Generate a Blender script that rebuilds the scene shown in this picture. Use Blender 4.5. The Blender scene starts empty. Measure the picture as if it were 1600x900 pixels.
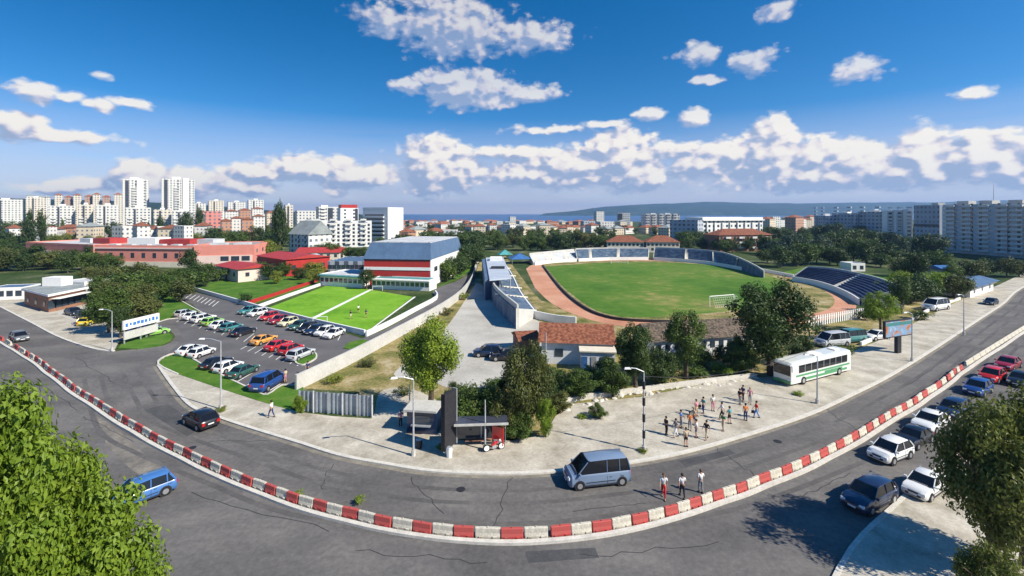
import bpy, bmesh, math, random
from mathutils import Vector, Matrix, noise
rnd = random.Random(7)
SC = bpy.context.scene
H, F, YH = 22.0, 720.0, 333.0
R = math.radians
# ------------------------------------------------------------------ camera, sky, sun, exposure
cam = bpy.data.cameras.new('camera'); cam.sensor_width = 36; cam.lens = 36*F/1600
cam.shift_y = -117/1600; cam.clip_start = 0.5; cam.clip_end = 60000
co = bpy.data.objects.new('camera', cam); SC.collection.objects.link(co)
co.location = (0, 0, H); co.rotation_euler = (R(90), 0, 0); SC.camera = co
SUN_EL = 40
sdir = Vector((1, -0.5, 0)).normalized()          # towards the sun, level
az_sun = math.atan2(sdir.x, sdir.y)
sl = bpy.data.lights.new('sun', 'SUN'); sl.energy = 5.0; sl.angle = R(0.5); sl.color = (1, .93, .80)
so = bpy.data.objects.new('sun', sl); SC.collection.objects.link(so)
tosun = Vector((sdir.x*math.cos(R(SUN_EL)), sdir.y*math.cos(R(SUN_EL)), math.sin(R(SUN_EL))))
so.rotation_euler = tosun.to_track_quat('Z', 'Y').to_euler(); so.location = (60, -20, 80)
SC.view_settings.view_transform = 'Standard'; SC.view_settings.look = 'None'
SC.view_settings.gamma = 1; SC.view_settings.exposure = 0.5
SC.cycles.max_bounces = 5; SC.cycles.diffuse_bounces = 2; SC.cycles.glossy_bounces = 2
SC.cycles.transmission_bounces = 3; SC.cycles.transparent_max_bounces = 6; SC.cycles.volume_bounces = 0
SC.cycles.use_denoising = True; SC.cycles.caustics_reflective = False; SC.cycles.caustics_refractive = False
SC.cycles.sample_clamp_indirect = 6

W = bpy.data.worlds.new('World'); SC.world = W; W.use_nodes = True
nt = W.node_tree; nt.nodes.clear()
def N(t, typ, **kw):
    n = t.nodes.new(typ)
    for k, v in kw.items():
        if k.startswith('i_'): n.inputs[int(k[2:])].default_value = v
        else: setattr(n, k, v)
    return n
def M(t, op, a, b=None, c=None, clamp=False):
    n = t.nodes.new('ShaderNodeMath'); n.operation = op; n.use_clamp = clamp
    for i, v in enumerate((a, b, c)):
        if v is None: continue
        if isinstance(v, (int, float)): n.inputs[i].default_value = v
        else: t.links.new(v, n.inputs[i])
    return n.outputs[0]
def VM(t, op, a, b):
    n = t.nodes.new('ShaderNodeVectorMath'); n.operation = op
    for i, v in enumerate((a, b)):
        if isinstance(v, (tuple, list)): n.inputs[i].default_value = v
        else: t.links.new(v, n.inputs[i])
    return n.outputs['Value'] if op == 'LENGTH' else n.outputs[0]
# clouds: banks of cumulus laid out by compass bearing and elevation (degrees) round the sky
CL = [ # cumulus bank: (bearing px, elevation px, half width, half height, weight)
 (1330,272,330,20,.95),(1208,215,34,30,1.25),(1200,245,60,34,1.2),(1150,240,60,18,.95),(1100,258,56,18,.9),(1270,250,50,26,1.0),(1330,250,66,28,1.1),(1440,240,56,34,1.15),(1420,262,70,24,1.0),(1530,245,60,32,1.1),(1640,245,80,40,1.1),(1590,268,70,20,.9),
 (676,262,46,36,1.4),(664,246,28,20,1.0),(716,268,44,22,.95),(970,248,52,38,1.35),(945,232,36,22,1.05),(1005,272,46,20,1.0),(890,262,80,24,1.0),(830,272,80,14,.9),(920,280,130,10,.7),
 (1040,238,60,10,.7),(810,240,100,8,.6),(700,240,80,8,.55),
 (492,264,74,19,1.1),(560,274,70,13,1.0),(420,270,70,11,.85),(520,298,18,8,.7),(225,276,50,20,1.15),(300,284,60,18,1.05),(380,288,60,11,.9),(120,292,80,8,.6),
 (96,214,86,7,.55),(64,148,36,16,.5),(110,158,24,8,.4),(160,172,20,7,.4),(212,165,28,7,.5),(64,206,30,5,.45),
 (725,138,76,30,1.0),(700,126,50,16,.8),(640,132,28,11,.7),(762,158,44,13,.75),(828,146,48,13,.65),
 (1085,186,26,14,.85),(1014,179,22,10,.75),(1101,128,22,7,.65),(950,192,34,6,.5),(850,202,50,5,.4),(1505,146,26,8,.4),(1520,205,70,7,.5),(155,122,16,5,.4),
 (710,40,80,40,.75),(600,30,40,18,.5),(830,58,60,18,.5),(1180,92,44,17,.6),(1090,84,30,14,.5),(1212,18,26,12,.5),(1345,106,40,14,.45),(30,200,60,20,.7)]
def bearing(px, py):
    a = math.atan((px-800)/F); return a, math.atan((YH-py)/F*math.cos(a))
g = bpy.data.node_groups.new('cloud_density', 'ShaderNodeTree')
g.interface.new_socket('V', in_out='INPUT', socket_type='NodeSocketVector')
g.interface.new_socket('D', in_out='OUTPUT', socket_type='NodeSocketFloat'); g.interface.new_socket('S', in_out='OUTPUT', socket_type='NodeSocketFloat')
gi, go = g.nodes.new('NodeGroupInput'), g.nodes.new('NodeGroupOutput')
V = gi.outputs[0]
wn = N(g, 'ShaderNodeTexNoise'); wn.noise_dimensions = '3D'; wn.inputs['Scale'].default_value = 9; wn.inputs['Detail'].default_value = 2
g.links.new(V, wn.inputs['Vector'])
wv = VM(g, 'MULTIPLY', VM(g, 'SUBTRACT', wn.outputs['Color'], (.5, .5, .5)), (.05, .028, 0))
Vw = VM(g, 'ADD', V, wv)
acc = None
for (px, py, rx, ry, w) in CL:
    a, e = bearing(px, py); a1, _ = bearing(px+rx, py); ra = max(.004, (a1-a)*1.0); re = ry/F*math.cos(a)*(1.35 if py > 205 else 1)
    d = VM(g, 'LENGTH', VM(g, 'MULTIPLY', VM(g, 'SUBTRACT', Vw, (a, e, 0)), (1/ra, 1/re, 0)), (0, 0, 0))
    m = M(g, 'MULTIPLY_ADD', d, -w, w)
    acc = m if acc is None else M(g, 'SMOOTH_MAX', acc, m, .12)
fb = N(g, 'ShaderNodeTexNoise'); fb.inputs['Scale'].default_value = 24; fb.inputs['Detail'].default_value = 7; fb.inputs['Roughness'].default_value = .6
g.links.new(VM(g, 'MULTIPLY', V, (1, 1.7, 1)), fb.inputs['Vector'])
vo = N(g, 'ShaderNodeTexVoronoi'); vo.feature = 'SMOOTH_F1'; vo.inputs['Scale'].default_value = 46; vo.inputs['Smoothness'].default_value = .25
g.links.new(VM(g, 'MULTIPLY', VM(g, 'ADD', V, VM(g, 'MULTIPLY', fb.outputs['Color'], (.03, .03, 0))), (1, 1.35, 1)), vo.inputs['Vector'])
dd = M(g, 'ADD', acc, M(g, 'MULTIPLY', M(g, 'SUBTRACT', fb.outputs[0], .5), 1.35))
vd = M(g, 'SUBTRACT', vo.outputs['Distance'], .32)
g.links.new(M(g, 'SUBTRACT', dd, M(g, 'MULTIPLY', vd, .32)), go.inputs[0]); g.links.new(M(g, 'SUBTRACT', M(g, 'ADD', acc, M(g, 'MULTIPLY', fb.outputs[0], .7)), M(g, 'MULTIPLY', vd, .8)), go.inputs[1])
tc = N(nt, 'ShaderNodeTexCoord'); sx = N(nt, 'ShaderNodeSeparateXYZ'); nt.links.new(tc.outputs['Generated'], sx.inputs[0])
azn = M(nt, 'ARCTAN2', sx.outputs[0], sx.outputs[1]); eln = M(nt, 'ARCSINE', sx.outputs[2])
cv = N(nt, 'ShaderNodeCombineXYZ'); nt.links.new(azn, cv.inputs[0]); nt.links.new(eln, cv.inputs[1])
def dens(v):
    n = nt.nodes.new('ShaderNodeGroup'); n.node_tree = g; nt.links.new(v, n.inputs[0]); return n.outputs
d0, s0 = dens(cv.outputs[0]); s1 = dens(VM(nt, 'ADD', cv.outputs[0], (.012, .016, 0)))[1]
alpha = M(nt, 'POWER', M(nt, 'MULTIPLY', M(nt, 'ADD', d0, .26), 3.0, clamp=True), 1.3)
high = M(nt, 'MULTIPLY', M(nt, 'SUBTRACT', eln, .15), 8, clamp=True); alpha = M(nt, 'MULTIPLY', alpha, M(nt, 'MULTIPLY_ADD', high, -.32, 1))
front = M(nt, 'GREATER_THAN', sx.outputs[1], 0.0); alpha = M(nt, 'MULTIPLY', alpha, front)
lit = M(nt, 'ADD', M(nt, 'MULTIPLY', M(nt, 'SUBTRACT', s0, s1), 1.35), M(nt, 'MULTIPLY_ADD', high, -.08, .43), clamp=True)
sky = N(nt, 'ShaderNodeTexSky'); sky.sky_type = 'NISHITA'; sky.sun_disc = False
sky.sun_elevation = R(SUN_EL); sky.sun_rotation = az_sun; sky.altitude = 60; sky.air_density = 1.0; sky.dust_density = .35; sky.ozone_density = 2.2
cz = N(nt, 'ShaderNodeCombineXYZ'); nt.links.new(sx.outputs[0], cz.inputs[0]); nt.links.new(sx.outputs[1], cz.inputs[1])
nt.links.new(M(nt, 'MAXIMUM', M(nt, 'MULTIPLY_ADD', sx.outputs[2], 1.5, .02), .02), cz.inputs[2])
nt.links.new(cz.outputs[0], sky.inputs[0])
hs = N(nt, 'ShaderNodeHueSaturation'); hs.inputs['Saturation'].default_value = 1.45; hs.inputs['Value'].default_value = 1.12; nt.links.new(sky.outputs[0], hs.inputs['Color'])
# thin veil of far cloud low over the horizon
vn = N(nt, 'ShaderNodeTexNoise'); vn.inputs['Scale'].default_value = 5; vn.inputs['Detail'].default_value = 5
nt.links.new(VM(nt, 'MULTIPLY', cv.outputs[0], (1, 9, 1)), vn.inputs['Vector'])
veil = M(nt, 'MULTIPLY', M(nt, 'SUBTRACT', 1.0, M(nt, 'MULTIPLY', eln, 5.0), clamp=True), M(nt, 'MULTIPLY_ADD', vn.outputs[0], 1.6, .25, clamp=True))
veil = M(nt, 'MULTIPLY', veil, .9)
vm = N(nt, 'ShaderNodeMix'); vm.data_type = 'RGBA'; nt.links.new(veil, vm.inputs[0]); nt.links.new(hs.outputs[0], vm.inputs[6]); vm.inputs[7].default_value = (4.9, 4.6, 5.5, 1)
sn = N(nt, 'ShaderNodeTexNoise'); sn.inputs['Scale'].default_value = 7; sn.inputs['Detail'].default_value = 6; nt.links.new(VM(nt, 'MULTIPLY', cv.outputs[0], (1, 5, 1)), sn.inputs['Vector'])
band = M(nt, 'SUBTRACT', 1.0, M(nt, 'ABSOLUTE', M(nt, 'MULTIPLY', M(nt, 'SUBTRACT', eln, .072), 15)), clamp=True)
band = M(nt, 'MULTIPLY', M(nt, 'MULTIPLY', band, M(nt, 'MULTIPLY_ADD', azn, 3.0, 1.7, clamp=True)), M(nt, 'MULTIPLY_ADD', sn.outputs[0], 4.0, -1.1, clamp=True)); band = M(nt, 'MULTIPLY', band, front)
sm = N(nt, 'ShaderNodeMix'); sm.data_type = 'RGBA'; nt.links.new(M(nt, 'MULTIPLY', band, .95), sm.inputs[0]); nt.links.new(vm.outputs[2], sm.inputs[6]); sm.inputs[7].default_value = (3.3, 3.8, 5.1, 1)
ccol = N(nt, 'ShaderNodeValToRGB'); nt.links.new(lit, ccol.inputs[0])
e = ccol.color_ramp.elements; e[0].position = .08; e[0].color = (.36, .46, .66, 1); e[1].position = .95; e[1].color = (1, .96, .89, 1)
e2 = e.new(.40); e2.color = (.56, .60, .75, 1); e3 = e.new(.62); e3.color = (.86, .80, .82, 1)
cs = VM(nt, 'MULTIPLY', ccol.outputs[0], (7.0, 7.0, 7.0))
cm = N(nt, 'ShaderNodeMix'); cm.data_type = 'RGBA'; nt.links.new(alpha, cm.inputs[0]); nt.links.new(sm.outputs[2], cm.inputs[6]); nt.links.new(cs, cm.inputs[7])
bg = N(nt, 'ShaderNodeBackground'); bg.inputs[1].default_value = .1; nt.links.new(cm.outputs[2], bg.inputs[0])
wo = N(nt, 'ShaderNodeOutputWorld'); nt.links.new(bg.outputs[0], wo.inputs[0])
W.cycles.sampling_method = 'MANUAL'; W.cycles.sample_map_resolution = 512

# ------------------------------------------------------------------ helpers
def gp(px, py, z=0.0):
    D = (H-z)*F/(py-YH); return Vector((D*(px-800)/F, D, z))
def at(px, D, z=0.0): return Vector((D*(px-800)/F, D, z))
def hz(py, D): return H-(py-YH)*D/F          # height of a thing D metres away whose top has that bearing
class MB:
    def __init__(s): s.v = []; s.f = []
    def add(s, vs, fs):
        o = len(s.v); s.v += [tuple(p) for p in vs]; s.f += [tuple(i+o for i in f) for f in fs]; return s
    def box(s, c, d, rz=0, taper=1.0, tx=None):
        ca, sa = math.cos(rz), math.sin(rz); vs = []
        for k in (0, 1):
            t = taper if k else 1
            t2 = (tx if tx is not None else t) if k else 1
            for (i, j) in ((-1, -1), (1, -1), (1, 1), (-1, 1)):
                x, y = i*d[0]/2*t2, j*d[1]/2*t
                vs.append((c[0]+x*ca-y*sa, c[1]+x*sa+y*ca, c[2]+(k*2-1)*d[2]/2))
        return s.add(vs, [(3, 2, 1, 0), (4, 5, 6, 7), (0, 1, 5, 4), (1, 2, 6, 5), (2, 3, 7, 6), (3, 0, 4, 7)])
    def prism(s, poly, z0, z1):
        n = len(poly); A = sum(poly[i][0]*poly[(i+1) % n][1]-poly[(i+1) % n][0]*poly[i][1] for i in range(n))
        if A < 0: poly = poly[::-1]
        z1f = z1 if callable(z1) else (lambda i: z1)
        vs = [(p[0], p[1], z0) for p in poly]+[(p[0], p[1], z1f(i)) for i, p in enumerate(poly)]
        return s.add(vs, [tuple(range(n))[::-1], tuple(range(n, 2*n))]+[(i, (i+1) % n, n+(i+1) % n, n+i) for i in range(n)])
    def sheet(s, poly, z):
        n = len(poly); A = sum(poly[i][0]*poly[(i+1) % n][1]-poly[(i+1) % n][0]*poly[i][1] for i in range(n))
        if A < 0: poly = poly[::-1]
        return s.add([(p[0], p[1], z) for p in poly], [tuple(range(n))])
    def tube(s, pts, rs, n=6):
        vs = []; fs = []
        for k, p in enumerate(pts):
            p = Vector(p); a = Vector(pts[max(0, k-1)]); b = Vector(pts[min(len(pts)-1, k+1)])
            t = (b-a).normalized(); u = t.cross(Vector((0, 0, 1)) if abs(t.z) < .9 else Vector((1, 0, 0))).normalized(); w = t.cross(u)
            r = rs[k] if isinstance(rs, (list, tuple)) else rs
            for j in range(n):
                q = 2*math.pi*j/n; vs.append(p+(u*math.cos(q)+w*math.sin(q))*r)
        for k in range(len(pts)-1):
            for j in range(n): fs.append((k*n+j, k*n+(j+1) % n, (k+1)*n+(j+1) % n, (k+1)*n+j))
        fs.append(tuple(range(n))); fs.append(tuple(range((len(pts)-1)*n, len(pts)*n))[::-1])
        return s.add(vs, fs)
    def strip(s, path, w, z0, z1, side=0):        # a wall / kerb along a path; side 0 centred
        L, Rr = [], []
        for i, p in enumerate(path):
            a = path[max(0, i-1)]; b = path[min(len(path)-1, i+1)]
            d = Vector((b[0]-a[0], b[1]-a[1])).normalized(); nrm = Vector((-d.y, d.x))
            L.append((p[0]+nrm.x*w*(.5+side/2), p[1]+nrm.y*w*(.5+side/2))); Rr.append((p[0]-nrm.x*w*(.5-side/2), p[1]-nrm.y*w*(.5-side/2)))
        vs = []; fs = []; zf = z1 if callable(z1) else (lambda i: z1)
        for i in range(len(path)): vs += [(*L[i], z0), (*L[i], zf(i)), (*Rr[i], zf(i)), (*Rr[i], z0)]
        for i in range(len(path)-1):
            for j in range(4): fs.append((4*i+j, 4*i+(j+1) % 4, 4*i+4+(j+1) % 4, 4*i+4+j))
        fs += [(0, 3, 2, 1), tuple(4*(len(path)-1)+k for k in range(4))]
        return s.add(vs, fs)
    def loft(s, rings, cap=True):
        n = len(rings[0]); vs = [p for r in rings for p in r]; fs = []
        for k in range(len(rings)-1):
            for j in range(n): fs.append((k*n+j, k*n+(j+1) % n, (k+1)*n+(j+1) % n, (k+1)*n+j))
        if cap: fs += [tuple(range(n))[::-1], tuple(range((len(rings)-1)*n, len(rings)*n))]
        return s.add(vs, fs)
    def mesh(s, name, fix=True, smooth=False):
        me = bpy.data.meshes.new(name); me.from_pydata(s.v, [], s.f)
        if fix:
            bm = bmesh.new(); bm.from_mesh(me); bmesh.ops.recalc_face_normals(bm, faces=bm.faces); bm.to_mesh(me); bm.free()
        if smooth: me.polygons.foreach_set('use_smooth', [True]*len(me.polygons))
        me.update(); return me
    def build(s, name, mat, parent=None, loc=None, **k):
        return put(s.mesh(name, **k), name, mat, parent, loc)
def put(me, name, mat, parent=None, loc=None, rz=0, sc=None):
    o = bpy.data.objects.new(name, me); SC.collection.objects.link(o)
    if mat is not None:
        if not me.materials: me.materials.append(mat)
        if me.materials[0] is not mat: o.material_slots[0].link = 'OBJECT'; o.material_slots[0].material = mat
    if parent: o.parent = parent
    if loc is not None: o.location = loc
    if rz: o.rotation_euler = (0, 0, rz)
    if sc is not None: o.scale = sc if isinstance(sc, (tuple, list)) else (sc,)*3
    return o
def thing(name, label, cat, loc=(0, 0, 0), rz=0, group=None, sc=1.0):
    o = bpy.data.objects.new(name, None); SC.collection.objects.link(o); o.location = loc; o.rotation_euler = (0, 0, rz)
    o.scale = sc if isinstance(sc, (tuple, list)) else (sc,)*3; o.empty_display_size = .3
    return tag(o, label, cat, group)
def tag(o, label, cat, group=None):
    o['label'] = label; o['category'] = cat
    if group: o['group'] = group
    return o
def struct(o): o['kind'] = 'structure'; return o
def cr(pts, n=6, closed=False):
    out = []; m = len(pts)
    for i in range(m if closed else m-1):
        P = [pts[(i+k) % m] if closed else pts[min(max(i+k, 0), m-1)] for k in (-1, 0, 1, 2)]
        for q in range(n):
            t = q/n
            out.append(tuple(.5*((2*P[1][c])+(-P[0][c]+P[2][c])*t+(2*P[0][c]-5*P[1][c]+4*P[2][c]-P[3][c])*t*t+(-P[0][c]+3*P[1][c]-3*P[2][c]+P[3][c])*t**3) for c in (0, 1)))
    if not closed: out.append(tuple(pts[-1][:2]))
    return out
def gl(L, n=1):
    P = [tuple(gp(*p)[:2]) for p in L]; return cr(P, n) if n > 1 else P
def shiftp(path, d):
    out = []
    for i, p in enumerate(path):
        a = path[max(0, i-1)]; b = path[min(len(path)-1, i+1)]; q = Vector((b[0]-a[0], b[1]-a[1])).normalized(); out.append((p[0]-q.y*d, p[1]+q.x*d))
    return out
ONES = 'zeroth first second third fourth fifth sixth seventh eighth ninth tenth eleventh twelfth thirteenth fourteenth fifteenth sixteenth seventeenth eighteenth nineteenth'.split()
def ordw(n):
    if n < 20: return ONES[n]
    t, u = divmod(n, 10); T = 'x x twent thirt fort fift sixt sevent eight ninet'.split()
    return (T[t]+'ieth') if u == 0 else T[t]+'y-'+ONES[u]

# ------------------------------------------------------------------ materials
def mat(name, col, rough=.8, var=.25, scale=3.0, metal=0, col2=None, bump=0, spec=.3, s2=None, coat=0):
    m = bpy.data.materials.new(name); m.use_nodes = True; t = m.node_tree; b = t.nodes['Principled BSDF']
    b.inputs['Roughness'].default_value = rough; b.inputs['Metallic'].default_value = metal; b.inputs['Specular IOR Level'].default_value = spec
    if coat: b.inputs['Coat Weight'].default_value = coat; b.inputs['Coat Roughness'].default_value = .05
    if var <= 0 and col2 is None: b.inputs['Base Color'].default_value = (*col, 1); return m
    c2 = col2 or tuple(c*(1-var) for c in col); c1 = col if col2 else tuple(min(1, c*(1+var)) for c in col)
    tc = N(t, 'ShaderNodeTexCoord'); n1 = N(t, 'ShaderNodeTexNoise'); n1.inputs['Scale'].default_value = scale; n1.inputs['Detail'].default_value = 6; n1.inputs['Roughness'].default_value = .62
    t.links.new(tc.outputs['Object'], n1.inputs['Vector'])
    f = n1.outputs[0]
    if s2:
        n2 = N(t, 'ShaderNodeTexNoise'); n2.inputs['Scale'].default_value = s2; n2.inputs['Detail'].default_value = 4
        t.links.new(tc.outputs['Object'], n2.inputs['Vector']); f = M(t, 'ADD', M(t, 'MULTIPLY', f, .55), M(t, 'MULTIPLY', n2.outputs[0], .45))
    r = N(t, 'ShaderNodeValToRGB'); r.color_ramp.elements[0].position = .36; r.color_ramp.elements[1].position = .64
    r.color_ramp.elements[0].color = (*c2, 1); r.color_ramp.elements[1].color = (*c1, 1)
    t.links.new(f, r.inputs[0]); t.links.new(r.outputs[0], b.inputs['Base Color'])
    if bump:
        bp = N(t, 'ShaderNodeBump'); bp.inputs['Strength'].default_value = bump; bp.inputs['Distance'].default_value = .05
        t.links.new(f, bp.inputs['Height']); t.links.new(bp.outputs[0], b.inputs['Normal'])
    return m
def ramp_multi(name, stops, scale, detail=6, s2=None, rough=.9, stretch=(1, 1, 1), bump=.2):
    m = bpy.data.materials.new(name); m.use_nodes = True; t = m.node_tree; b = t.nodes['Principled BSDF']
    b.inputs['Roughness'].default_value = rough; b.inputs['Specular IOR Level'].default_value = .15
    tc = N(t, 'ShaderNodeTexCoord'); v = VM(t, 'MULTIPLY', tc.outputs['Object'], stretch)
    n1 = N(t, 'ShaderNodeTexNoise'); n1.inputs['Scale'].default_value = scale; n1.inputs['Detail'].default_value = detail; n1.inputs['Roughness'].default_value = .6; n1.inputs['Distortion'].default_value = .3
    t.links.new(v, n1.inputs['Vector']); f = n1.outputs[0]
    if s2:
        n2 = N(t, 'ShaderNodeTexNoise'); n2.inputs['Scale'].default_value = s2; n2.inputs['Detail'].default_value = 5; n2.inputs['Roughness'].default_value = .7
        t.links.new(tc.outputs['Object'], n2.inputs['Vector']); f = M(t, 'ADD', M(t, 'MULTIPLY', f, .6), M(t, 'MULTIPLY', n2.outputs[0], .4))
    r = N(t, 'ShaderNodeValToRGB'); el = r.color_ramp.elements
    el[0].position, el[0].color = stops[0][0], (*stops[0][1], 1); el[1].position, el[1].color = stops[-1][0], (*stops[-1][1], 1)
    for p, c in stops[1:-1]: q = el.new(p); q.color = (*c, 1)
    t.links.new(f, r.inputs[0]); t.links.new(r.outputs[0], b.inputs['Base Color'])
    if bump:
        bp = N(t, 'ShaderNodeBump'); bp.inputs['Strength'].default_value = bump; bp.inputs['Distance'].default_value = .1
        t.links.new(f, bp.inputs['Height']); t.links.new(bp.outputs[0], b.inputs['Normal'])
    return m
ASPH = ramp_multi('asphalt', [(.36, (.09, .085, .083)), (.5, (.135, .127, .122)), (.64, (.195, .182, .168))], .12, s2=2.5, rough=.85, stretch=(1, 1.6, 1), bump=.1)
ASPL = ramp_multi('lot_asphalt', [(.38, (.10, .097, .10)), (.62, (.15, .143, .145))], .2, s2=5, rough=.9, bump=.08)
PAVE = ramp_multi('dusty_pavement', [(.34, (.27, .235, .18)), (.46, (.40, .365, .30)), (.54, (.48, .44, .365)), (.66, (.62, .58, .50))], .35, s2=4, rough=.95)
YARD = ramp_multi('yard_gravel', [(.36, (.33, .31, .27)), (.5, (.44, .42, .375)), (.64, (.53, .51, .46))], .12, s2=2.2)
KERB = mat('kerb_stone', (.58, .55, .49), .9, .18, 1.5, s2=8)
DRY = ramp_multi('rough_ground', [(.34, (.05, .08, .018)), (.44, (.14, .145, .04)), (.53, (.30, .235, .10)), (.62, (.44, .38, .24))], .2, s2=2.4)
GRND = ramp_multi('ground_green', [(.38, (.018, .04, .010)), (.5, (.045, .075, .018)), (.57, (.10, .11, .05)), (.64, (.28, .26, .20))], .06, s2=1.1)
LAWN = ramp_multi('lawn', [(.36, (.035, .10, .010)), (.5, (.07, .165, .016)), (.64, (.14, .20, .04))], .3, s2=4)
TURF = ramp_multi('artificial_turf', [(.36, (.10, .25, .015)), (.46, (.155, .34, .02)), (.54, (.19, .38, .03)), (.64, (.27, .42, .06))], .09, s2=.8, bump=.05)
PITCH = ramp_multi('worn_pitch', [(.37, (.045, .12, .012)), (.47, (.075, .165, .018)), (.55, (.12, .19, .03)), (.65, (.29, .25, .09))], .035, s2=.30, stretch=(1, .8, 1))
TRACK = ramp_multi('cinder_track', [(.36, (.40, .18, .11)), (.5, (.54, .27, .17)), (.66, (.60, .39, .27))], .07, s2=1.5)
SEA = mat('sea_water', (.004, .075, .22), .35, .2, .004, spec=.5)
WHITE = mat('white_paint', (.80, .79, .76), .6, .06, 2, s2=12)
WALLW = mat('white_concrete', (.66, .67, .68), .85, .16, .5, s2=3)
LINE = mat('road_line', (.72, .72, .68), .7, .15, 3, s2=14)
STEEL = mat('galvanised_steel', (.50, .52, .54), .45, .12, 2, metal=.5)
POLE = mat('grey_painted_pole', (.40, .41, .42), .6, .2, 1.5, s2=6)
DARK = mat('dark_metal', (.03, .03, .035), .5, .2, 4)
REDP = mat('faded_red_paint', (.50, .065, .06), .7, 0, 1.6, s2=7, col2=(.36, .10, .085))
WHP = mat('weathered_white_paint', (.66, .62, .53), .8, 0, 1.6, s2=7, col2=(.40, .37, .30))
GLASS = mat('window_glass', (.035, .05, .07), .08, .15, .5, spec=.9)
CARGL = mat('car_glass', (.008, .010, .014), .08, 0, spec=.5)
TYRE = mat('tyre_rubber', (.015, .015, .016), .8, .1)
RIM = mat('alloy_rim', (.55, .56, .58), .3, .05, metal=.7)
BARK = mat('bark', (.12, .09, .065), .95, .35, 3, s2=12, bump=.5)
TILE = None
def paint(name, c): return mat(name, c, .28, .03, 1.0, spec=.5, coat=.7)
def tilemat(name, c1, c2, sx=4.0, sz=3.2):
    m = bpy.data.materials.new(name); m.use_nodes = True; t = m.node_tree; b = t.nodes['Principled BSDF']; b.inputs['Roughness'].default_value = .85
    tc = N(t, 'ShaderNodeTexCoord'); n1 = N(t, 'ShaderNodeTexNoise'); n1.inputs['Scale'].default_value = 2.5; n1.inputs['Detail'].default_value = 8
    t.links.new(tc.outputs['Object'], n1.inputs['Vector'])
    r = N(t, 'ShaderNodeValToRGB'); r.color_ramp.elements[0].position = .38; r.color_ramp.elements[1].position = .62
    r.color_ramp.elements[0].color = (*c1, 1); r.color_ramp.elements[1].color = (*c2, 1); t.links.new(n1.outputs[0], r.inputs[0]); t.links.new(r.outputs[0], b.inputs['Base Color'])
    wv = N(t, 'ShaderNodeTexWave'); wv.inputs['Scale'].default_value = sx*.5; wv.bands_direction = 'X'; t.links.new(tc.outputs['Object'], wv.inputs['Vector'])
    w2 = N(t, 'ShaderNodeTexWave'); w2.inputs['Scale'].default_value = sz*.5; w2.bands_direction = 'Y'; w2.wave_profile = 'SAW'; t.links.new(tc.outputs['Object'], w2.inputs['Vector'])
    bp = N(t, 'ShaderNodeBump'); bp.inputs['Strength'].default_value = 1; bp.inputs['Distance'].default_value = .12
    t.links.new(M(t, 'ADD', wv.outputs['Fac'], w2.outputs['Fac']), bp.inputs['Height']); t.links.new(bp.outputs[0], b.inputs['Normal'])
    return m
TILE = tilemat('terracotta_tiles', (.22, .065, .035), (.50, .19, .10))
TILEG = tilemat('grey_mossy_tiles', (.075, .065, .05), (.30, .22, .16))
ROOFG = mat('grey_roofing', (.26, .29, .29), .9, .25, .3, s2=2)
ROOFW = mat('pale_roofing', (.52, .53, .54), .85, .2, .2, s2=2)
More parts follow.
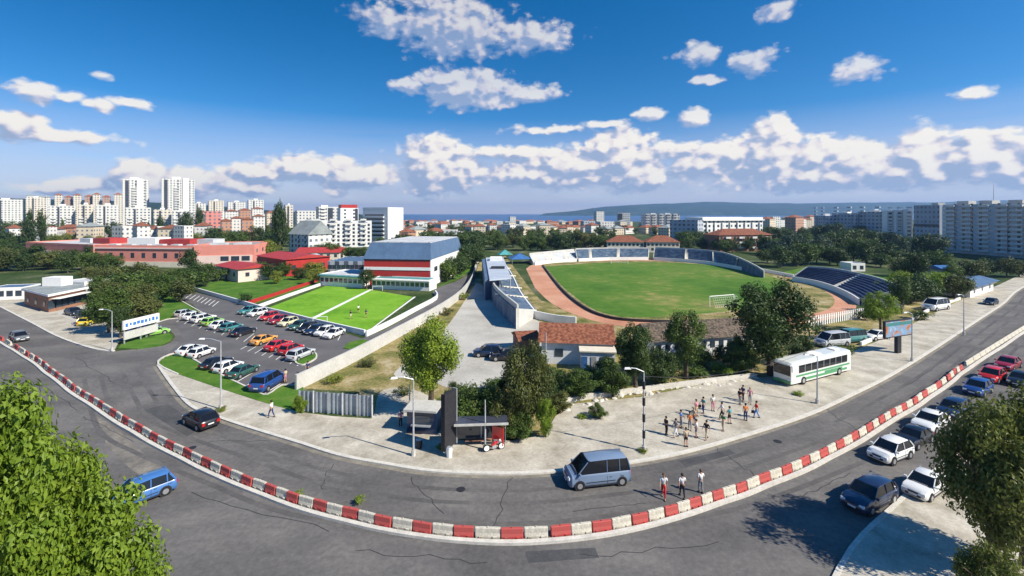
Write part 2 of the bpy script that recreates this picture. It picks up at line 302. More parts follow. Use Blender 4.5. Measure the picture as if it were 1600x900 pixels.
def winmat(name, wall, win=(.05, .06, .08), pu=3.2, pz=3.0, wu=.45, wz=.48, var=.1, balc=None):
    m = bpy.data.materials.new(name); m.use_nodes = True; t = m.node_tree; b = t.nodes['Principled BSDF']; b.inputs['Roughness'].default_value = .8
    tc = N(t, 'ShaderNodeTexCoord'); s = N(t, 'ShaderNodeSeparateXYZ'); t.links.new(tc.outputs['Object'], s.inputs[0])
    u = M(t, 'FRACT', M(t, 'DIVIDE', M(t, 'ADD', M(t, 'ADD', s.outputs[0], s.outputs[1]), 1000), pu)); z = M(t, 'FRACT', M(t, 'DIVIDE', s.outputs[2], pz))
    iu = M(t, 'LESS_THAN', M(t, 'ABSOLUTE', M(t, 'SUBTRACT', u, .5)), wu/2); iz = M(t, 'LESS_THAN', M(t, 'ABSOLUTE', M(t, 'SUBTRACT', z, .55)), wz/2)
    geo = N(t, 'ShaderNodeNewGeometry'); gs = N(t, 'ShaderNodeSeparateXYZ'); t.links.new(geo.outputs['Normal'], gs.inputs[0])
    side = M(t, 'LESS_THAN', M(t, 'ABSOLUTE', gs.outputs[2]), .5); f = M(t, 'MULTIPLY', M(t, 'MULTIPLY', iu, iz), side)
    wn = N(t, 'ShaderNodeTexWhiteNoise'); wn.noise_dimensions = '3D'
    cv = N(t, 'ShaderNodeCombineXYZ'); t.links.new(M(t, 'FLOOR', M(t, 'DIVIDE', M(t, 'ADD', M(t, 'ADD', s.outputs[0], s.outputs[1]), 1000), pu)), cv.inputs[0]); t.links.new(M(t, 'FLOOR', M(t, 'DIVIDE', s.outputs[2], pz)), cv.inputs[1])
    t.links.new(cv.outputs[0], wn.inputs['Vector'])
    mw = N(t, 'ShaderNodeMix'); mw.data_type = 'RGBA'; t.links.new(wn.outputs['Value'], mw.inputs[0]); mw.inputs[6].default_value = (*win, 1); mw.inputs[7].default_value = tuple(v*3.2+.05 for v in win)+(1,)
    n1 = N(t, 'ShaderNodeTexNoise'); n1.inputs['Scale'].default_value = .25; n1.inputs['Detail'].default_value = 7; t.links.new(tc.outputs['Object'], n1.inputs['Vector'])
    cw = N(t, 'ShaderNodeMix'); cw.data_type = 'RGBA'; t.links.new(n1.outputs[0], cw.inputs[0]); cw.inputs[6].default_value = (*[v*(1-var*2) for v in wall], 1); cw.inputs[7].default_value = (*[min(1, v*(1+var)) for v in wall], 1)
    mx = N(t, 'ShaderNodeMix'); mx.data_type = 'RGBA'; t.links.new(f, mx.inputs[0]); t.links.new(cw.outputs[2], mx.inputs[6]); t.links.new(mw.outputs[2], mx.inputs[7])
    t.links.new(mx.outputs[2], b.inputs['Base Color'])
    t.links.new(M(t, 'MULTIPLY_ADD', f, -.6, .85), b.inputs['Roughness'])
    return m
def leafmat(name, a, b_, trans=.25):
    m = bpy.data.materials.new(name); m.use_nodes = True; t = m.node_tree; b = t.nodes['Principled BSDF']; b.inputs['Roughness'].default_value = .5; b.inputs['Specular IOR Level'].default_value = .35
    tc = N(t, 'ShaderNodeTexCoord'); n1 = N(t, 'ShaderNodeTexNoise'); n1.inputs['Scale'].default_value = .9; n1.inputs['Detail'].default_value = 3; t.links.new(tc.outputs['Object'], n1.inputs['Vector'])
    n2 = N(t, 'ShaderNodeTexWhiteNoise'); g_ = N(t, 'ShaderNodeNewGeometry'); t.links.new(g_.outputs['Random Per Island'], n2.inputs['Vector'])
    oi = N(t, 'ShaderNodeObjectInfo')
    f = M(t, 'ADD', M(t, 'MULTIPLY', n1.outputs[0], .5), M(t, 'ADD', M(t, 'MULTIPLY', g_.outputs['Random Per Island'], .4), M(t, 'MULTIPLY_ADD', oi.outputs['Random'], .35, -.12)), clamp=True)
    mx = N(t, 'ShaderNodeMix'); mx.data_type = 'RGBA'; t.links.new(f, mx.inputs[0]); mx.inputs[6].default_value = (*a, 1); mx.inputs[7].default_value = (*b_, 1); t.links.new(mx.outputs[2], b.inputs['Base Color'])
    tr = N(t, 'ShaderNodeBsdfTranslucent'); t.links.new(mx.outputs[2], tr.inputs[0]); ms = N(t, 'ShaderNodeMixShader'); ms.inputs[0].default_value = trans
    out = t.nodes['Material Output']; t.links.new(b.outputs[0], ms.inputs[1]); t.links.new(tr.outputs[0], ms.inputs[2]); t.links.new(ms.outputs[0], out.inputs[0])
    return m
LF = {'dark': leafmat('foliage_dark', (.018, .045, .010), (.075, .12, .022)), 'mid': leafmat('foliage_mid', (.035, .075, .012), (.13, .19, .03)),
      'bright': leafmat('foliage_bright', (.11, .20, .015), (.33, .42, .045), .4), 'leafy': leafmat('foliage_leafy', (.05, .08, .014), (.24, .26, .05), .35), 'yellow': leafmat('foliage_yellowish', (.10, .15, .02), (.30, .33, .05), .35),
      'olive': leafmat('foliage_olive', (.04, .065, .015), (.16, .17, .04)), 'blue': leafmat('foliage_bluish', (.02, .045, .022), (.06, .10, .05))}
#@@SETTING
# ------------------------------------------------------------------ ground, water, hills
def sheet(name, poly, z, m): return struct(MB().sheet(poly, z).build(name, m))
def slab(name, poly, z0, z1, m): return struct(MB().prism(poly, z0, z1).build(name, m))
sheet('ground', [(-4200, -90), (-4200, 3600), (-1500, 2600), (-700, 1750), (-330, 1330), (0, 1240), (300, 1180), (700, 1350), (1500, 1700), (4200, 3200), (4200, -90)], 0, GRND)
sheet('sea', [(-9000, 900), (-9000, 9000), (9000, 9000), (9000, 900)], -1.5, SEA)
def hill(name, pts, D0, D1, m, seed=0, amp=.12):
    # a ridge given as (bearing px, crest py) at D1, its foot nearer at D0
    P = cr(pts, 10); nl = 9; vs = []; fs = []
    for i, (px, py) in enumerate(P):
        h1 = hz(py, D1)
        for k in range(nl+3):
            t = k/nl; D = D0+(D1-D0)*t; x = D1*(px-800)/F*(.55+.45*t if D0 < D1*.8 else 1)
            prof = math.sin(min(t, 1)*math.pi/2)**.8 if t <= 1 else 1-(t-1)*2.2
            nn = noise.fractal(Vector((x*.0016+seed, D*.0016, seed)), .8, 2, 4)*amp*h1*(t if t < 1 else 1)
            vs.append((x, D, max(-2, (h1+2)*prof-2+nn)))
    n = nl+3
    for i in range(len(P)-1):
        for k in range(n-1): fs.append((i*n+k, i*n+k+1, (i+1)*n+k+1, (i+1)*n+k))
    return struct(MB().add(vs, fs).build(name, m, smooth=True))
HILLM = ramp_multi('wooded_hillside_hazed', [(.38, (.010, .03, .030)), (.52, (.022, .05, .042)), (.64, (.07, .09, .075))], .006, s2=.03, bump=0)  # woodland green tinted blue, so the base colour holds some distant haze
hill('hill', [(858, 333), (900, 329.5), (940, 324), (1000, 320), (1060, 318.5), (1120, 317), (1200, 317.5), (1300, 318), (1400, 316.5), (1500, 316), (1620, 313), (1800, 312)], 4300, 5600, HILLM, 3)
hill('hill', [(-400, 306), (-100, 308), (60, 312), (180, 316), (300, 320), (400, 327), (470, 331), (560, 334)], 900, 1500, HILLM, 9, .08)
hz_m = bpy.data.materials.new('haze_air'); hz_m.use_nodes = True; t = hz_m.node_tree
t.nodes.remove(t.nodes['Principled BSDF']); pv = N(t, 'ShaderNodeVolumePrincipled'); pv.inputs['Density'].default_value = HAZE = 1.15e-4
pv.inputs['Color'].default_value = (.36, .60, 1, 1); pv.inputs['Anisotropy'].default_value = .2
t.links.new(pv.outputs[0], t.nodes['Material Output'].inputs['Volume'])
hzo = MB().prism([(-9300, -100), (9300, -100), (9300, 9300), (-9300, 9300)], -3, 190).build('haze', hz_m); hzo['kind'] = 'stuff'

# ------------------------------------------------------------------ road, pavement, barrier line
KL = [(-330, 372), (-150, 420), (-40, 462), (40, 500), (90, 526), (145, 545), (178, 549)]                      # far kerb, left of the junction
KR = [(247, 571), (272, 606), (300, 636), (345, 654), (400, 672), (466, 692), (530, 712), (597, 725), (676, 737), (781, 741), (860, 738), (982, 724), (1076, 706), (1181, 676), (1267, 647), (1330, 618), (1393, 586), (1466, 541), (1560, 480), (1640, 432), (1800, 385)]
kl = gl(KL, 6); kr = gl(KR, 6)
side_in = gl([(178, 549), (215, 545), (250, 541), (268, 534), (273, 524), (262, 515), (246, 510), (240, 503), (252, 497), (275, 493), (300, 493)], 4)
ROADZ = .012
near = [(70, 6), (-70, 6)]
sheet('road', [tuple(p) for p in kl]+side_in[1:-1]+gl([(330, 500), (330, 545), (290, 556), (272, 553), (252, 560)])+[tuple(p) for p in kr]+[(300, 150), (90, -60), (-90, -60), (-320, 150)], ROADZ, ASPH)
# lot
lot = gl([(270, 463), (284, 457), (303, 456), (360, 471), (440, 492), (505, 510), (566, 529), (600, 516), (640, 494), (683, 468), (676, 456), (690, 447), (712, 440), (745, 424), (741, 440), (716, 466), (690, 482), (630, 519), (580, 547), (520, 577), (468, 607), (440, 603), (418, 617), (395, 610), (340, 586), (288, 557), (262, 553), (285, 530), (276, 505), (315, 489), (300, 475)])
sheet('parking_lot', lot, .02, ASPL)
# pavement (raised) and its kerb
pav_top = [(1800, 372), (1640, 408), (1560, 446), (1500, 470), (1440, 500), (1380, 530), (1320, 556), (1300, 575), (1230, 588), (1180, 592), (1100, 602), (1000, 622), (960, 626), (900, 632), (868, 652), (850, 682), (800, 690), (720, 690), (690, 672), (640, 640), (590, 640), (580, 656), (520, 652), (470, 646), (440, 638), (400, 626), (330, 604), (280, 586)]
pv_poly = [tuple(p) for p in kr]+gl(pav_top)
slab('pavement', pv_poly, -.2, .13, PAVE)
struct(MB().strip(kr, .38, 0, .15, side=0).build('kerb', KERB))
struct(MB().strip(kl, .38, 0, .15).build('kerb', KERB))
slab('pavement', [tuple(p) for p in kl]+gl([(186, 534), (150, 520), (110, 500), (60, 478), (20, 462), (-60, 436), (-330, 366)]), -.2, .13, PAVE)
sheet('forecourt', gl([(186, 534), (210, 515), (205, 500), (165, 486), (130, 470), (60, 470), (20, 462), (60, 478), (110, 500), (150, 520)]), .03, YARD)
# manhole covers, crack-sealed patches and skid-dark lanes are laid as thin sheets on the road
PATCH = ramp_multi('road_patch', [(.38, (.06, .06, .065)), (.62, (.10, .10, .10))], .6, s2=6)
DUST = ramp_multi('dusty_asphalt', [(.38, (.12, .115, .105)), (.5, (.18, .165, .145)), (.64, (.27, .245, .20))], .5, s2=3)
sheet('road_patch', gl([(225, 640), (262, 632), (318, 668), (292, 682)]), ROADZ+.006, PATCH)
sheet('road_patch', gl([(1060, 720), (1140, 702), (1150, 709), (1072, 730)]), ROADZ+.006, PATCH)
# tyre-polished lanes, tar-sealed cracks, gutter grit
LANE = ramp_multi('polished_lane', [(.36, (.085, .08, .078)), (.5, (.115, .108, .103)), (.64, (.165, .155, .145))], .2, s2=2.5, rough=.7, bump=0)
TAR = mat('tar_seal', (.035, .034, .036), .6, .2, 2)
GRIT = ramp_multi('gutter_grit', [(.4, (.17, .155, .13)), (.6, (.28, .25, .20))], .8, s2=5)
kr2 = [p for p in kr]
for k, off in enumerate((2.3, 3.9, 6.2, 7.8)): struct(MB().strip(shiftp(kr2, -off), .45, ROADZ+.002, ROADZ+.004+k*.001).build('lane_wear', LANE))
struct(MB().strip(shiftp(kr2, -.42), .45, ROADZ+.001, ROADZ+.004).build('gutter', GRIT))
rr_ = random.Random(5)
def crack(x0, y0, x1, y1, w=.05):
    A, B = gp(x0, y0), gp(x1, y1); n = 9; pts = [(A.lerp(B, i/n).x+rr_.uniform(-.25, .25), A.lerp(B, i/n).y+rr_.uniform(-.25, .25)) for i in range(n+1)]
    struct(MB().strip(pts, w, ROADZ+.008, ROADZ+.010).build('tar_seam', TAR))
for c_ in [(252, 652, 330, 628), (520, 724, 500, 768), (640, 744, 690, 800), (800, 748, 770, 830), (1120, 702, 1180, 742), (1290, 640, 1340, 672), (180, 600, 120, 560), (330, 690, 420, 690), (900, 800, 1010, 788), (1240, 780, 1330, 740), (300, 770, 520, 830), (560, 860, 760, 880), (900, 870, 1120, 850), (1420, 600, 1500, 548), (130, 650, 210, 690), (60, 600, 120, 640)]: crack(*c_)
sheet('dusty_verge', gl([(150, 650), (180, 668), (215, 700), (250, 728), (262, 745), (252, 758), (226, 748), (196, 726), (166, 694)], 4), ROADZ+.006, DUST)
sheet('road_patch', gl([(820, 862), (930, 856), (936, 872), (826, 880)]), ROADZ+.006, PATCH)
def mhole(px, py):
    c = gp(px, py); o = MB().tube([(c.x, c.y, 0), (c.x, c.y, ROADZ+.02)], .36, 16).build('manhole_cover', DARK)
    return o
for i, (px, py, l) in enumerate([(300, 700, 'round dark manhole cover in the left carriageway before the barrier'), (720, 765, 'round dark manhole cover in the road below the bus shelter'), (1215, 690, 'round dark manhole cover in the lane beside the people at the stop')]):
    tag(mhole(px, py), l, 'manhole cover', 'manhole covers in the road')
# barrier of red and white blocks
REDPX = [(2, 531), (27, 545), (44, 556), (58, 564), (69, 572), (79, 581), (91, 589), (103, 598), (116, 609), (131, 619), (145, 627), (159, 636), (178, 649), (197, 661), (219, 673), (242, 687), (267, 700), (294, 713), (323, 728), (354, 742), (388, 756), (425, 770), (459, 783), (500, 796), (548, 808), (600, 820), (660, 830), (725, 837), (800, 840), (875, 836), (940, 828), (1000, 816), (1048, 803), (1086, 791), (1120, 779), (1157, 767), (1193, 752), (1228, 739), (1258, 726), (1285, 712), (1311, 699), (1335, 686), (1357, 672), (1376, 660), (1394, 649), (1411, 640), (1428, 630), (1443, 619), (1465, 605), (1481, 593), (1491, 584), (1500, 578)]
bp_ = [gp(x, y) for x, y in REDPX]
MED = [tuple(p[:2]) for p in bp_]+[tuple(gp(x, y)[:2]) for x, y in [(1530, 558), (1560, 540), (1600, 514), (1680, 470), (1800, 420)]]
MED = [tuple(gp(x, y)[:2]) for x, y in [(-300, 402), (-120, 458)]]+MED
struct(MB().strip(shiftp(cr(MED, 3), -.62), .34, 0, .2).build('kerb', KERB))
def block_mesh(L):
    m = MB(); h, w, w2 = .58, .36, .20
    prof = [(-w/2, 0.0), (-w/2, .12), (-w2/2-.02, .28), (-w2/2, h-.03), (-w2/2+.03, h), (w2/2-.03, h), (w2/2, h-.03), (w2/2+.02, .28), (w/2, .12), (w/2, 0)]
    rings = []
    for x, s in ((-L/2, .86), (-L/2+.05, 1), (L/2-.05, 1), (L/2, .86)): rings.append([(x, y*s, z) for y, z in prof])
    m.loft(rings)
    for x in (-L*.27, L*.27): m.box((x, 0, .08), (.24, .46, .09))
    m.tube([(0, 0, h-.01), (0, 0, h+.04)], .06, 8)
    return m
nred = nwh = 0
for i, p in enumerate(bp_):
    q = bp_[i+1] if i+1 < len(bp_) else None
    dprev = (p-bp_[i-1]).length if i else (bp_[1]-p).length; dn = (q-p).length if q else dprev
    L = min(dprev, dn)*.46; a = bp_[max(0, i-1)]; b = bp_[min(len(bp_)-1, i+1)]; rz = math.atan2((b-a).y, (b-a).x)
    nred += 1; s = L/1.6
    sc = (min(s, 1.7), 1.1, 1.12)
    if i == 0: BLK = block_mesh(1.6).mesh('barrier_block')
    o = put(BLK, 'barrier_block', REDP, None, (p.x+rnd.uniform(-.06,.06), p.y+rnd.uniform(-.06,.06), ROADZ), rz+rnd.uniform(-.05, .05), sc)
    tag(o, f'red plastic barrier block, {ordw(nred)} red one from the left along the curved road divider', 'barrier', 'red barrier blocks dividing the road')
    if q is not None:
        m_ = (p+q)/2; rz2 = math.atan2((q-p).y, (q-p).x); nwh += 1
        o = put(BLK, 'barrier_block', WHP, None, (m_.x, m_.y, ROADZ), rz2+rnd.uniform(-.04, .04), (max(.35, min(((q-p).length-L*1.06)/1.7, 2.0)), 1.1, 1.1))
        tag(o, f'white plastic barrier block, {ordw(nwh)} white one from the left along the curved road divider', 'barrier', 'white barrier blocks dividing the road')
# white far end of the divider on the right
wend = gl([(1508, 572), (1530, 558), (1560, 539), (1600, 514), (1660, 480)])
k = 0; acc_ = 0
for i in range(len(wend)-1):
    a, b = Vector(wend[i]), Vector(wend[i+1]); n_ = max(1, int((b-a).length/2.6))
    for j in range(n_):
        p = a.lerp(b, (j+.5)/n_); k += 1
        o = put(BLK, 'barrier_block', WHP, None, (p.x, p.y, ROADZ), math.atan2((b-a).y, (b-a).x), ((b-a).length/n_*.95/1.6, 1.1, 1.1))
        tag(o, f'white barrier block beyond the last red one, {ordw(k)} along the all-white end', 'barrier', 'white barrier blocks dividing the road')
# near side pavement on the right
nearp = gl([(1262, 1000), (1330, 860), (1400, 790), (1452, 745), (1500, 705), (1560, 660), (1700, 580), (1900, 500)], 4)
slab('pavement', nearp+[(140, 20), (20, 4)], -.2, .13, PAVE)
struct(MB().strip(nearp, .3, 0, .15).build('kerb', KERB))

# ------------------------------------------------------------------ lawns, yard, pitches, stadium ground
sheet('dry_ground', gl([(468, 607), (520, 577), (600, 530), (690, 482), (741, 440), (748, 410), (790, 400), (850, 480), (1240, 520), (1420, 470), (1560, 440), (1440, 500), (1320, 556), (1230, 588), (1100, 602), (960, 626), (868, 652), (850, 682), (720, 690), (640, 640), (580, 656), (560, 612)]), .008, DRY)
sheet('yard', gl([(744, 442), (758, 448), (768, 462), (800, 486), (848, 505), (850, 540), (845, 575), (812, 600), (740, 606), (700, 606), (676, 596), (640, 592), (615, 585), (640, 562), (690, 520), (716, 486)], 3), .016, YARD)
sheet('yard', gl([(585, 655), (592, 615), (620, 606), (655, 612), (700, 640), (700, 690), (650, 690), (600, 672)], 3), .016, PAVE)
LAWNP = [(247, 570), (258, 559), (284, 555), (340, 585), (396, 612), (418, 619), (441, 604), (474, 606), (470, 640), (452, 642), (400, 627), (330, 604), (278, 586)]
slab('lawn', gl(LAWNP), 0, .16, LAWN)
struct(MB().strip(gl([(278, 586), (247, 570), (258, 558), (284, 554), (340, 584), (396, 611), (418, 618), (441, 603), (470, 604)], 3), .22, 0, .2).build('kerb', KERB))
slab('lawn', gl([(185, 545), (195, 530), (215, 512), (236, 513), (258, 518), (270, 526), (266, 533), (250, 541), (215, 546)]), 0, .16, LAWN)
sheet('lawn', gl([(225, 500), (230, 480), (262, 462), (284, 457), (272, 463), (316, 489), (300, 494), (262, 498), (240, 505)]), .024, LAWN)
struct(MB().strip(gl([(270, 463), (316, 489), (308, 494), (262, 499), (243, 505)]), .25, 0, .14).build('kerb', KERB))
sheet('lawn', gl([(303, 455), (330, 440), (390, 430), (440, 430), (500, 440), (500, 444), (388, 478)]), .024, LAWN)
sheet('lawn', gl([(676, 452), (700, 440), (720, 425), (740, 410), (744, 416), (712, 438), (690, 446)]), .03, LAWN)
isl = cr([tuple(gp(*p)[:2]) for p in [(462, 567), (470, 560), (484, 552), (493, 553), (494, 560), (484, 567), (472, 571)]], 4, True)
slab('lawn', isl, 0, .15, LAWN); struct(MB().strip(isl+[isl[0]], .2, 0, .18).build('kerb', KERB))
isl2 = gl([(536, 545), (545, 536), (566, 531), (574, 533), (560, 541), (545, 546)]); slab('lawn', isl2, 0, .15, LAWN)
# parking bay lines
def bayline(a, b, w=.13):
    A, B = gp(*a), gp(*b); MBB.strip([tuple(A[:2]), tuple(B[:2])], w, .028, .034)
MBB = MB()
for i in range(12):
    t_ = i/11; bayline((276+t_*128, 503+t_*38), (292+t_*128, 492+t_*36))
for i in range(9):
    t_ = i/8; bayline((376+t_*88, 546+t_*26), (398+t_*84, 534+t_*22))
for i in range(10):
    t_ = i/9; bayline((286+t_*128, 559+t_*56), (310+t_*128, 546+t_*54), .15)
for i in range(14):
    t_ = i/13; bayline((378+t_*150, 494+t_*38), (388+t_*146, 484+t_*36))
for i in range(8):
    t_ = i/7; bayline((290+t_*42, 466+t_*13), (300+t_*42, 459+t_*12), .2)
struct(MBB.build('road_marking', LINE))
# artificial turf pitches
sheet('artificial_turf', gl([(414, 483), (481, 500.5), (578, 452.5), (514, 445)]), .03, TURF)
sheet('artificial_turf', gl([(485, 501.5), (572, 519), (645, 464), (581, 453)]), .03, TURF)
struct(MB().strip(gl([(481.5, 501.5), (580, 452.5)]), .9, 0, .07).build('path', WHITE))
struct(MB().strip(gl([(412, 484), (572, 520.5), (648, 464)]), .5, 0, .06).build('pitch_edge', WHITE))
# stadium
track_out = gl([(822, 420), (836, 412), (870, 407), (930, 404.5), (1000, 403.5), (1080, 407), (1150, 414), (1230, 430), (1290, 448), (1325, 464), (1338, 477), (1330, 488), (1300, 498), (1240, 508), (1160, 514), (1060, 516), (960, 508), (905, 494), (862, 474), (836, 450)], 4)
sheet('running_track', track_out, .02, TRACK)
infield = cr([tuple(gp(*p)[:2]) for p in [(848, 416), (870, 410.5), (930, 408), (1000, 407), (1080, 410.5), (1150, 418), (1220, 431), (1270, 446), (1297, 460), (1304, 472), (1292, 484), (1250, 494), (1170, 500), (1080, 503), (1000, 502), (950, 497), (910, 480), (875, 450)]], 4, True)
sheet('infield_border', infield, .03, DRY)
sheet('football_pitch', gl([(852, 416.5), (950, 410.5), (1060, 411), (1150, 419), (1205, 432), (1232, 446), (1180, 478), (1100, 490), (1010, 496), (955, 492), (918, 478), (880, 449)], 3), .04, PITCH)
struct(MB().strip(gl([(848, 415), (875, 450), (910, 480), (950, 497), (1000, 503), (1080, 505)], 4), .35, 0, .55).build('kerb', DARK))
sheet('verge', gl([(826, 453), (838, 462), (846, 470), (862, 474), (880, 488), (893, 497), (870, 498), (848, 492), (832, 478)], 3), .05, DRY)
sheet('lawn', gl([(1180, 515), (1280, 505), (1340, 495), (1400, 505), (1340, 535), (1250, 560), (1180, 560)]), .014, DRY)
sheet('lawn', gl([(1210, 428), (1260, 417), (1400, 432), (1440, 445), (1420, 460), (1340, 450)]), .014, LAWN)
# ------------------------------------------------------------------ building kit
UNIT = {}
def winmesh(w, h, d=.06):
    k = ('w', round(w, 2), round(h, 2))
    if k not in UNIT: UNIT[k] = MB().box((0, 0, 0), (w, d, h)).mesh('window')
    return UNIT[k]
def facade(root, a, b, z0, z1, rows, cols, w, h, m=None, name='window', out=.03, skip=(), dz=0, sill=None):
    """windows on the wall from a to b (local xy, wall seen with a on the left), each a part of its own"""
    a, b = Vector(a), Vector(b); d = b-a; L = d.length; d.normalize(); nrm = Vector((d.y, -d.x)); rz = math.atan2(d.y, d.x)
    for r in range(rows):
        for c in range(cols):
            if (r, c) in skip: continue
            p = a+d*(L*(c+.5)/cols)+nrm*out; z = z0+(z1-z0)*(r+.5)/rows+dz
            o = put(winmesh(w, h), name, m or GLASS, root, (p.x, p.y, z), rz)
            if sill: put(winmesh(w+.3, .12, .25), 'sill', sill, o, (0, -.04, -h/2-.07))
class Bld:
    """box building whose front wall runs from world point p0 (left) to p1 (right)"""
    def __init__(s, name, label, p0, p1, depth, h, wall, roof=None, rt='flat', cat='building', group=None, par=.5, rh=3, eave=.6, z0=0, rname='roof'):
        p0, p1 = Vector(p0[:2]), Vector(p1[:2]); d = p1-p0; s.w = d.length; s.d = depth; s.h = h
        s.root = thing(name, label, cat, (p0.x, p0.y, z0), math.atan2(d.y, d.x), group); s.wall = wall
        w = s.w
        put(MB().prism([(0, 0), (w, 0), (w, depth), (0, depth)], -.5, h).mesh('wall'), 'wall', wall, s.root)
        if rt == 'flat':
            m = MB().prism([(.25, .25), (w-.25, .25), (w-.25, depth-.25), (.25, depth-.25)], h, h+.12)
            put(m.mesh('roof'), rname, roof or ROOFG, s.root)
            if par: m = MB(); m.strip([(-.1, .1), (w-.1, .1), (w-.1, depth-.1), (.1, depth-.1), (.1, .1)], .28, h-.25, h+par); put(m.mesh('parapet'), 'parapet', wall, s.root)
        elif rt == 'gable':
            e = eave; v = [(-e, -e, h-.1), (w+e, -e, h-.1), (w+e, depth+e, h-.1), (-e, depth+e, h-.1), (-e, depth/2, h+rh), (w+e, depth/2, h+rh)]
            put(MB().add(v, [(0, 1, 5, 4), (2, 3, 4, 5), (0, 4, 3), (1, 2, 5), (3, 2, 1, 0)]).mesh('roof'), 'roof', roof or TILE, s.root)
        elif rt == 'hip':
            e = eave; q = min(w, depth)/2; v = [(-e, -e, h-.1), (w+e, -e, h-.1), (w+e, depth+e, h-.1), (-e, depth+e, h-.1)]
            if w >= depth: v += [(q, depth/2, h+rh), (w-q, depth/2, h+rh)]; f = [(0, 1, 5, 4), (2, 3, 4, 5), (3, 0, 4), (1, 2, 5), (3, 2, 1, 0)]
            else: v += [(w/2, q, h+rh), (w/2, depth-q, h+rh)]; f = [(1, 2, 5, 4), (3, 0, 4, 5), (0, 1, 4), (2, 3, 5), (3, 2, 1, 0)]
            put(MB().add(v, f).mesh('roof'), 'roof', roof or TILE, s.root)
    def win(s, rows, cols, w=1.3, h=1.4, side='front', z0=.6, z1=None, **k):
        z1 = z1 or s.h-.3
        a, b = {'front': ((0, 0), (s.w, 0)), 'left': ((0, s.d), (0, 0)), 'right': ((s.w, 0), (s.w, s.d))}[side]
        facade(s.root, a, b, z0, z1, rows, cols, w, h, **k); return s
    def box(s, name, c, d, m, parent=None): return put(MB().box(c, d).mesh(name), name, m, parent or s.root)
    def balconies(s, rows, xs, w, z0, step, mat_, dp=1.3, y=0):
        k = ('b', round(w, 1))
        if k not in UNIT:
            m = MB().box((0, -dp/2, -.08), (w, dp, .16)); m.box((0, -dp+.06, .45), (w, .1, .95)); m.box((-w/2+.06, -dp/2, .45), (.1, dp, .95)); m.box((w/2-.06, -dp/2, .45), (.1, dp, .95)); UNIT[k] = m.mesh('balcony')
        for r in range(rows):
            for x in xs: put(UNIT[k], 'balcony', mat_, s.root, (x, y, z0+r*step))
        return s
PINK = mat('salmon_render', (.66, .255, .20), .85, .12, .3, s2=3)
PINKW = mat('pale_pink_render', (.72, .56, .50), .85, .1, .3, s2=3)
REDW = mat('red_metal_cladding', (.42, .035, .03), .5, .15, .4, s2=4)
BLUG = mat('blue_grey_metal_roof', (.10, .165, .27), .5, .2, .3, s2=3, metal=.2)
BLUS = mat('blue_steel', (.05, .14, .34), .45, .2, .6)
TEAL = mat('teal_trim', (.08, .30, .30), .5, .2, .6)
CREAM = mat('cream_render', (.68, .62, .50), .85, .12, .4, s2=3)
REDR = mat('red_roof_sheet', (.40, .045, .04), .6, .2, .5, s2=4)
BRICK = mat('brown_brick', (.30, .155, .10), .85, .25, 1.2, s2=9)
SEATB = ramp_multi('stand_seats_blue', [(.38, (.055, .09, .15)), (.5, (.10, .15, .22)), (.62, (.22, .27, .33))], .5, s2=5, rough=.6)
SEATN = ramp_multi('stand_seats_navy', [(.38, (.018, .03, .075)), (.62, (.05, .075, .15))], .5, s2=5, rough=.6)
CONC = mat('pale_concrete', (.50, .49, .46), .9, .15, .4, s2=3)
WPAN = winmat('panel_block', (.66, .65, .61)); WPANC = winmat('panel_block_cream', (.66, .60, .50), wu=.5)
WPANB = winmat('panel_block_grey_and_shade', (.42, .46, .52), wu=.5, wz=.5); WBR = winmat('brown_block', (.42, .27, .20)); WSM = winmat('small_house', (.68, .66, .62), pu=2.6, pz=2.7, wu=.4, wz=.42)  # bluish grey WPANB also paints in the shade of the right hand facades
WSMC = winmat('small_house_cream', (.66, .56, .42), pu=2.8, pz=2.8, wu=.4, wz=.42)
WTER = winmat('terracotta_block', (.46, .24, .15), pu=3, wu=.4)
# ---- pink school
b = Bld('school_building', 'long salmon pink school building with flat grey roof and a row of dark windows', at(148, 190), at(302, 186), 26, hz(386, 188), PINK, ROOFG, par=.7)
b.box('wall_base', (b.w/2, -.12, .9), (b.w*.98, .3, 2.6), CREAM)
b.win(1, 9, 1.5, 2.0, z0=2.9, z1=6.6, skip=[(0, 0)]); b.win(1, 4, 1.3, 2, 'right', z0=3, z1=6.6)
b.box('cornice', (b.w/2, -.2, b.h-.5), (b.w+.3, .5, .5), PINKW)
b.box('rooftop_room', (b.w*.30, 12, b.h+1.6), (13, 8, 3.2), WHITE); b.box('rooftop_room', (b.w*.62, 14, b.h+1.3), (14, 9, 2.6), REDR); b.box('rooftop_room', (b.w*.85, 17, b.h+1.2), (9, 7, 2.5), ROOFW)
for k in range(6): b.box('skylight', (4+k*7, 5, b.h+.5), (3.4, 2.2, .8), ROOFW)
b = Bld('school_building', 'right end block of the pink school, white wall with three wide dark windows', at(303, 185), at(397, 190), 24, hz(385, 187), PINK, ROOFG, par=.6)
b.box('wall_base', (b.w*.5, -.15, 2.6), (b.w*.94, .34, 4.4), PINKW)
facade(b.root, (b.w*.42, 0), (b.w*.95, 0), 2.2, 4.8, 1, 3, 3.0, 1.9, out=.35); b.win(2, 3, 1.6, 1.5, 'right')
b.box('skylight', (6, 9, b.h+.5), (6, 4, .9), ROOFW); b.box('skylight', (15, 9, b.h+.5), (6, 4, .9), ROOFW)
b = Bld('school_building', 'left wing of the pink school, low salmon and white block with a red edged roof', at(40, 212), at(146, 194), 24, hz(382, 203), PINK, ROOFW, par=.6)
b.box('wall_band', (b.w*.5, -.12, 4.6), (b.w*.9, .3, 1.2), WHITE); b.win(1, 11, 1.7, 1.4, z0=1.5, z1=4); b.win(1, 4, 1.3, 1.4, 'right')
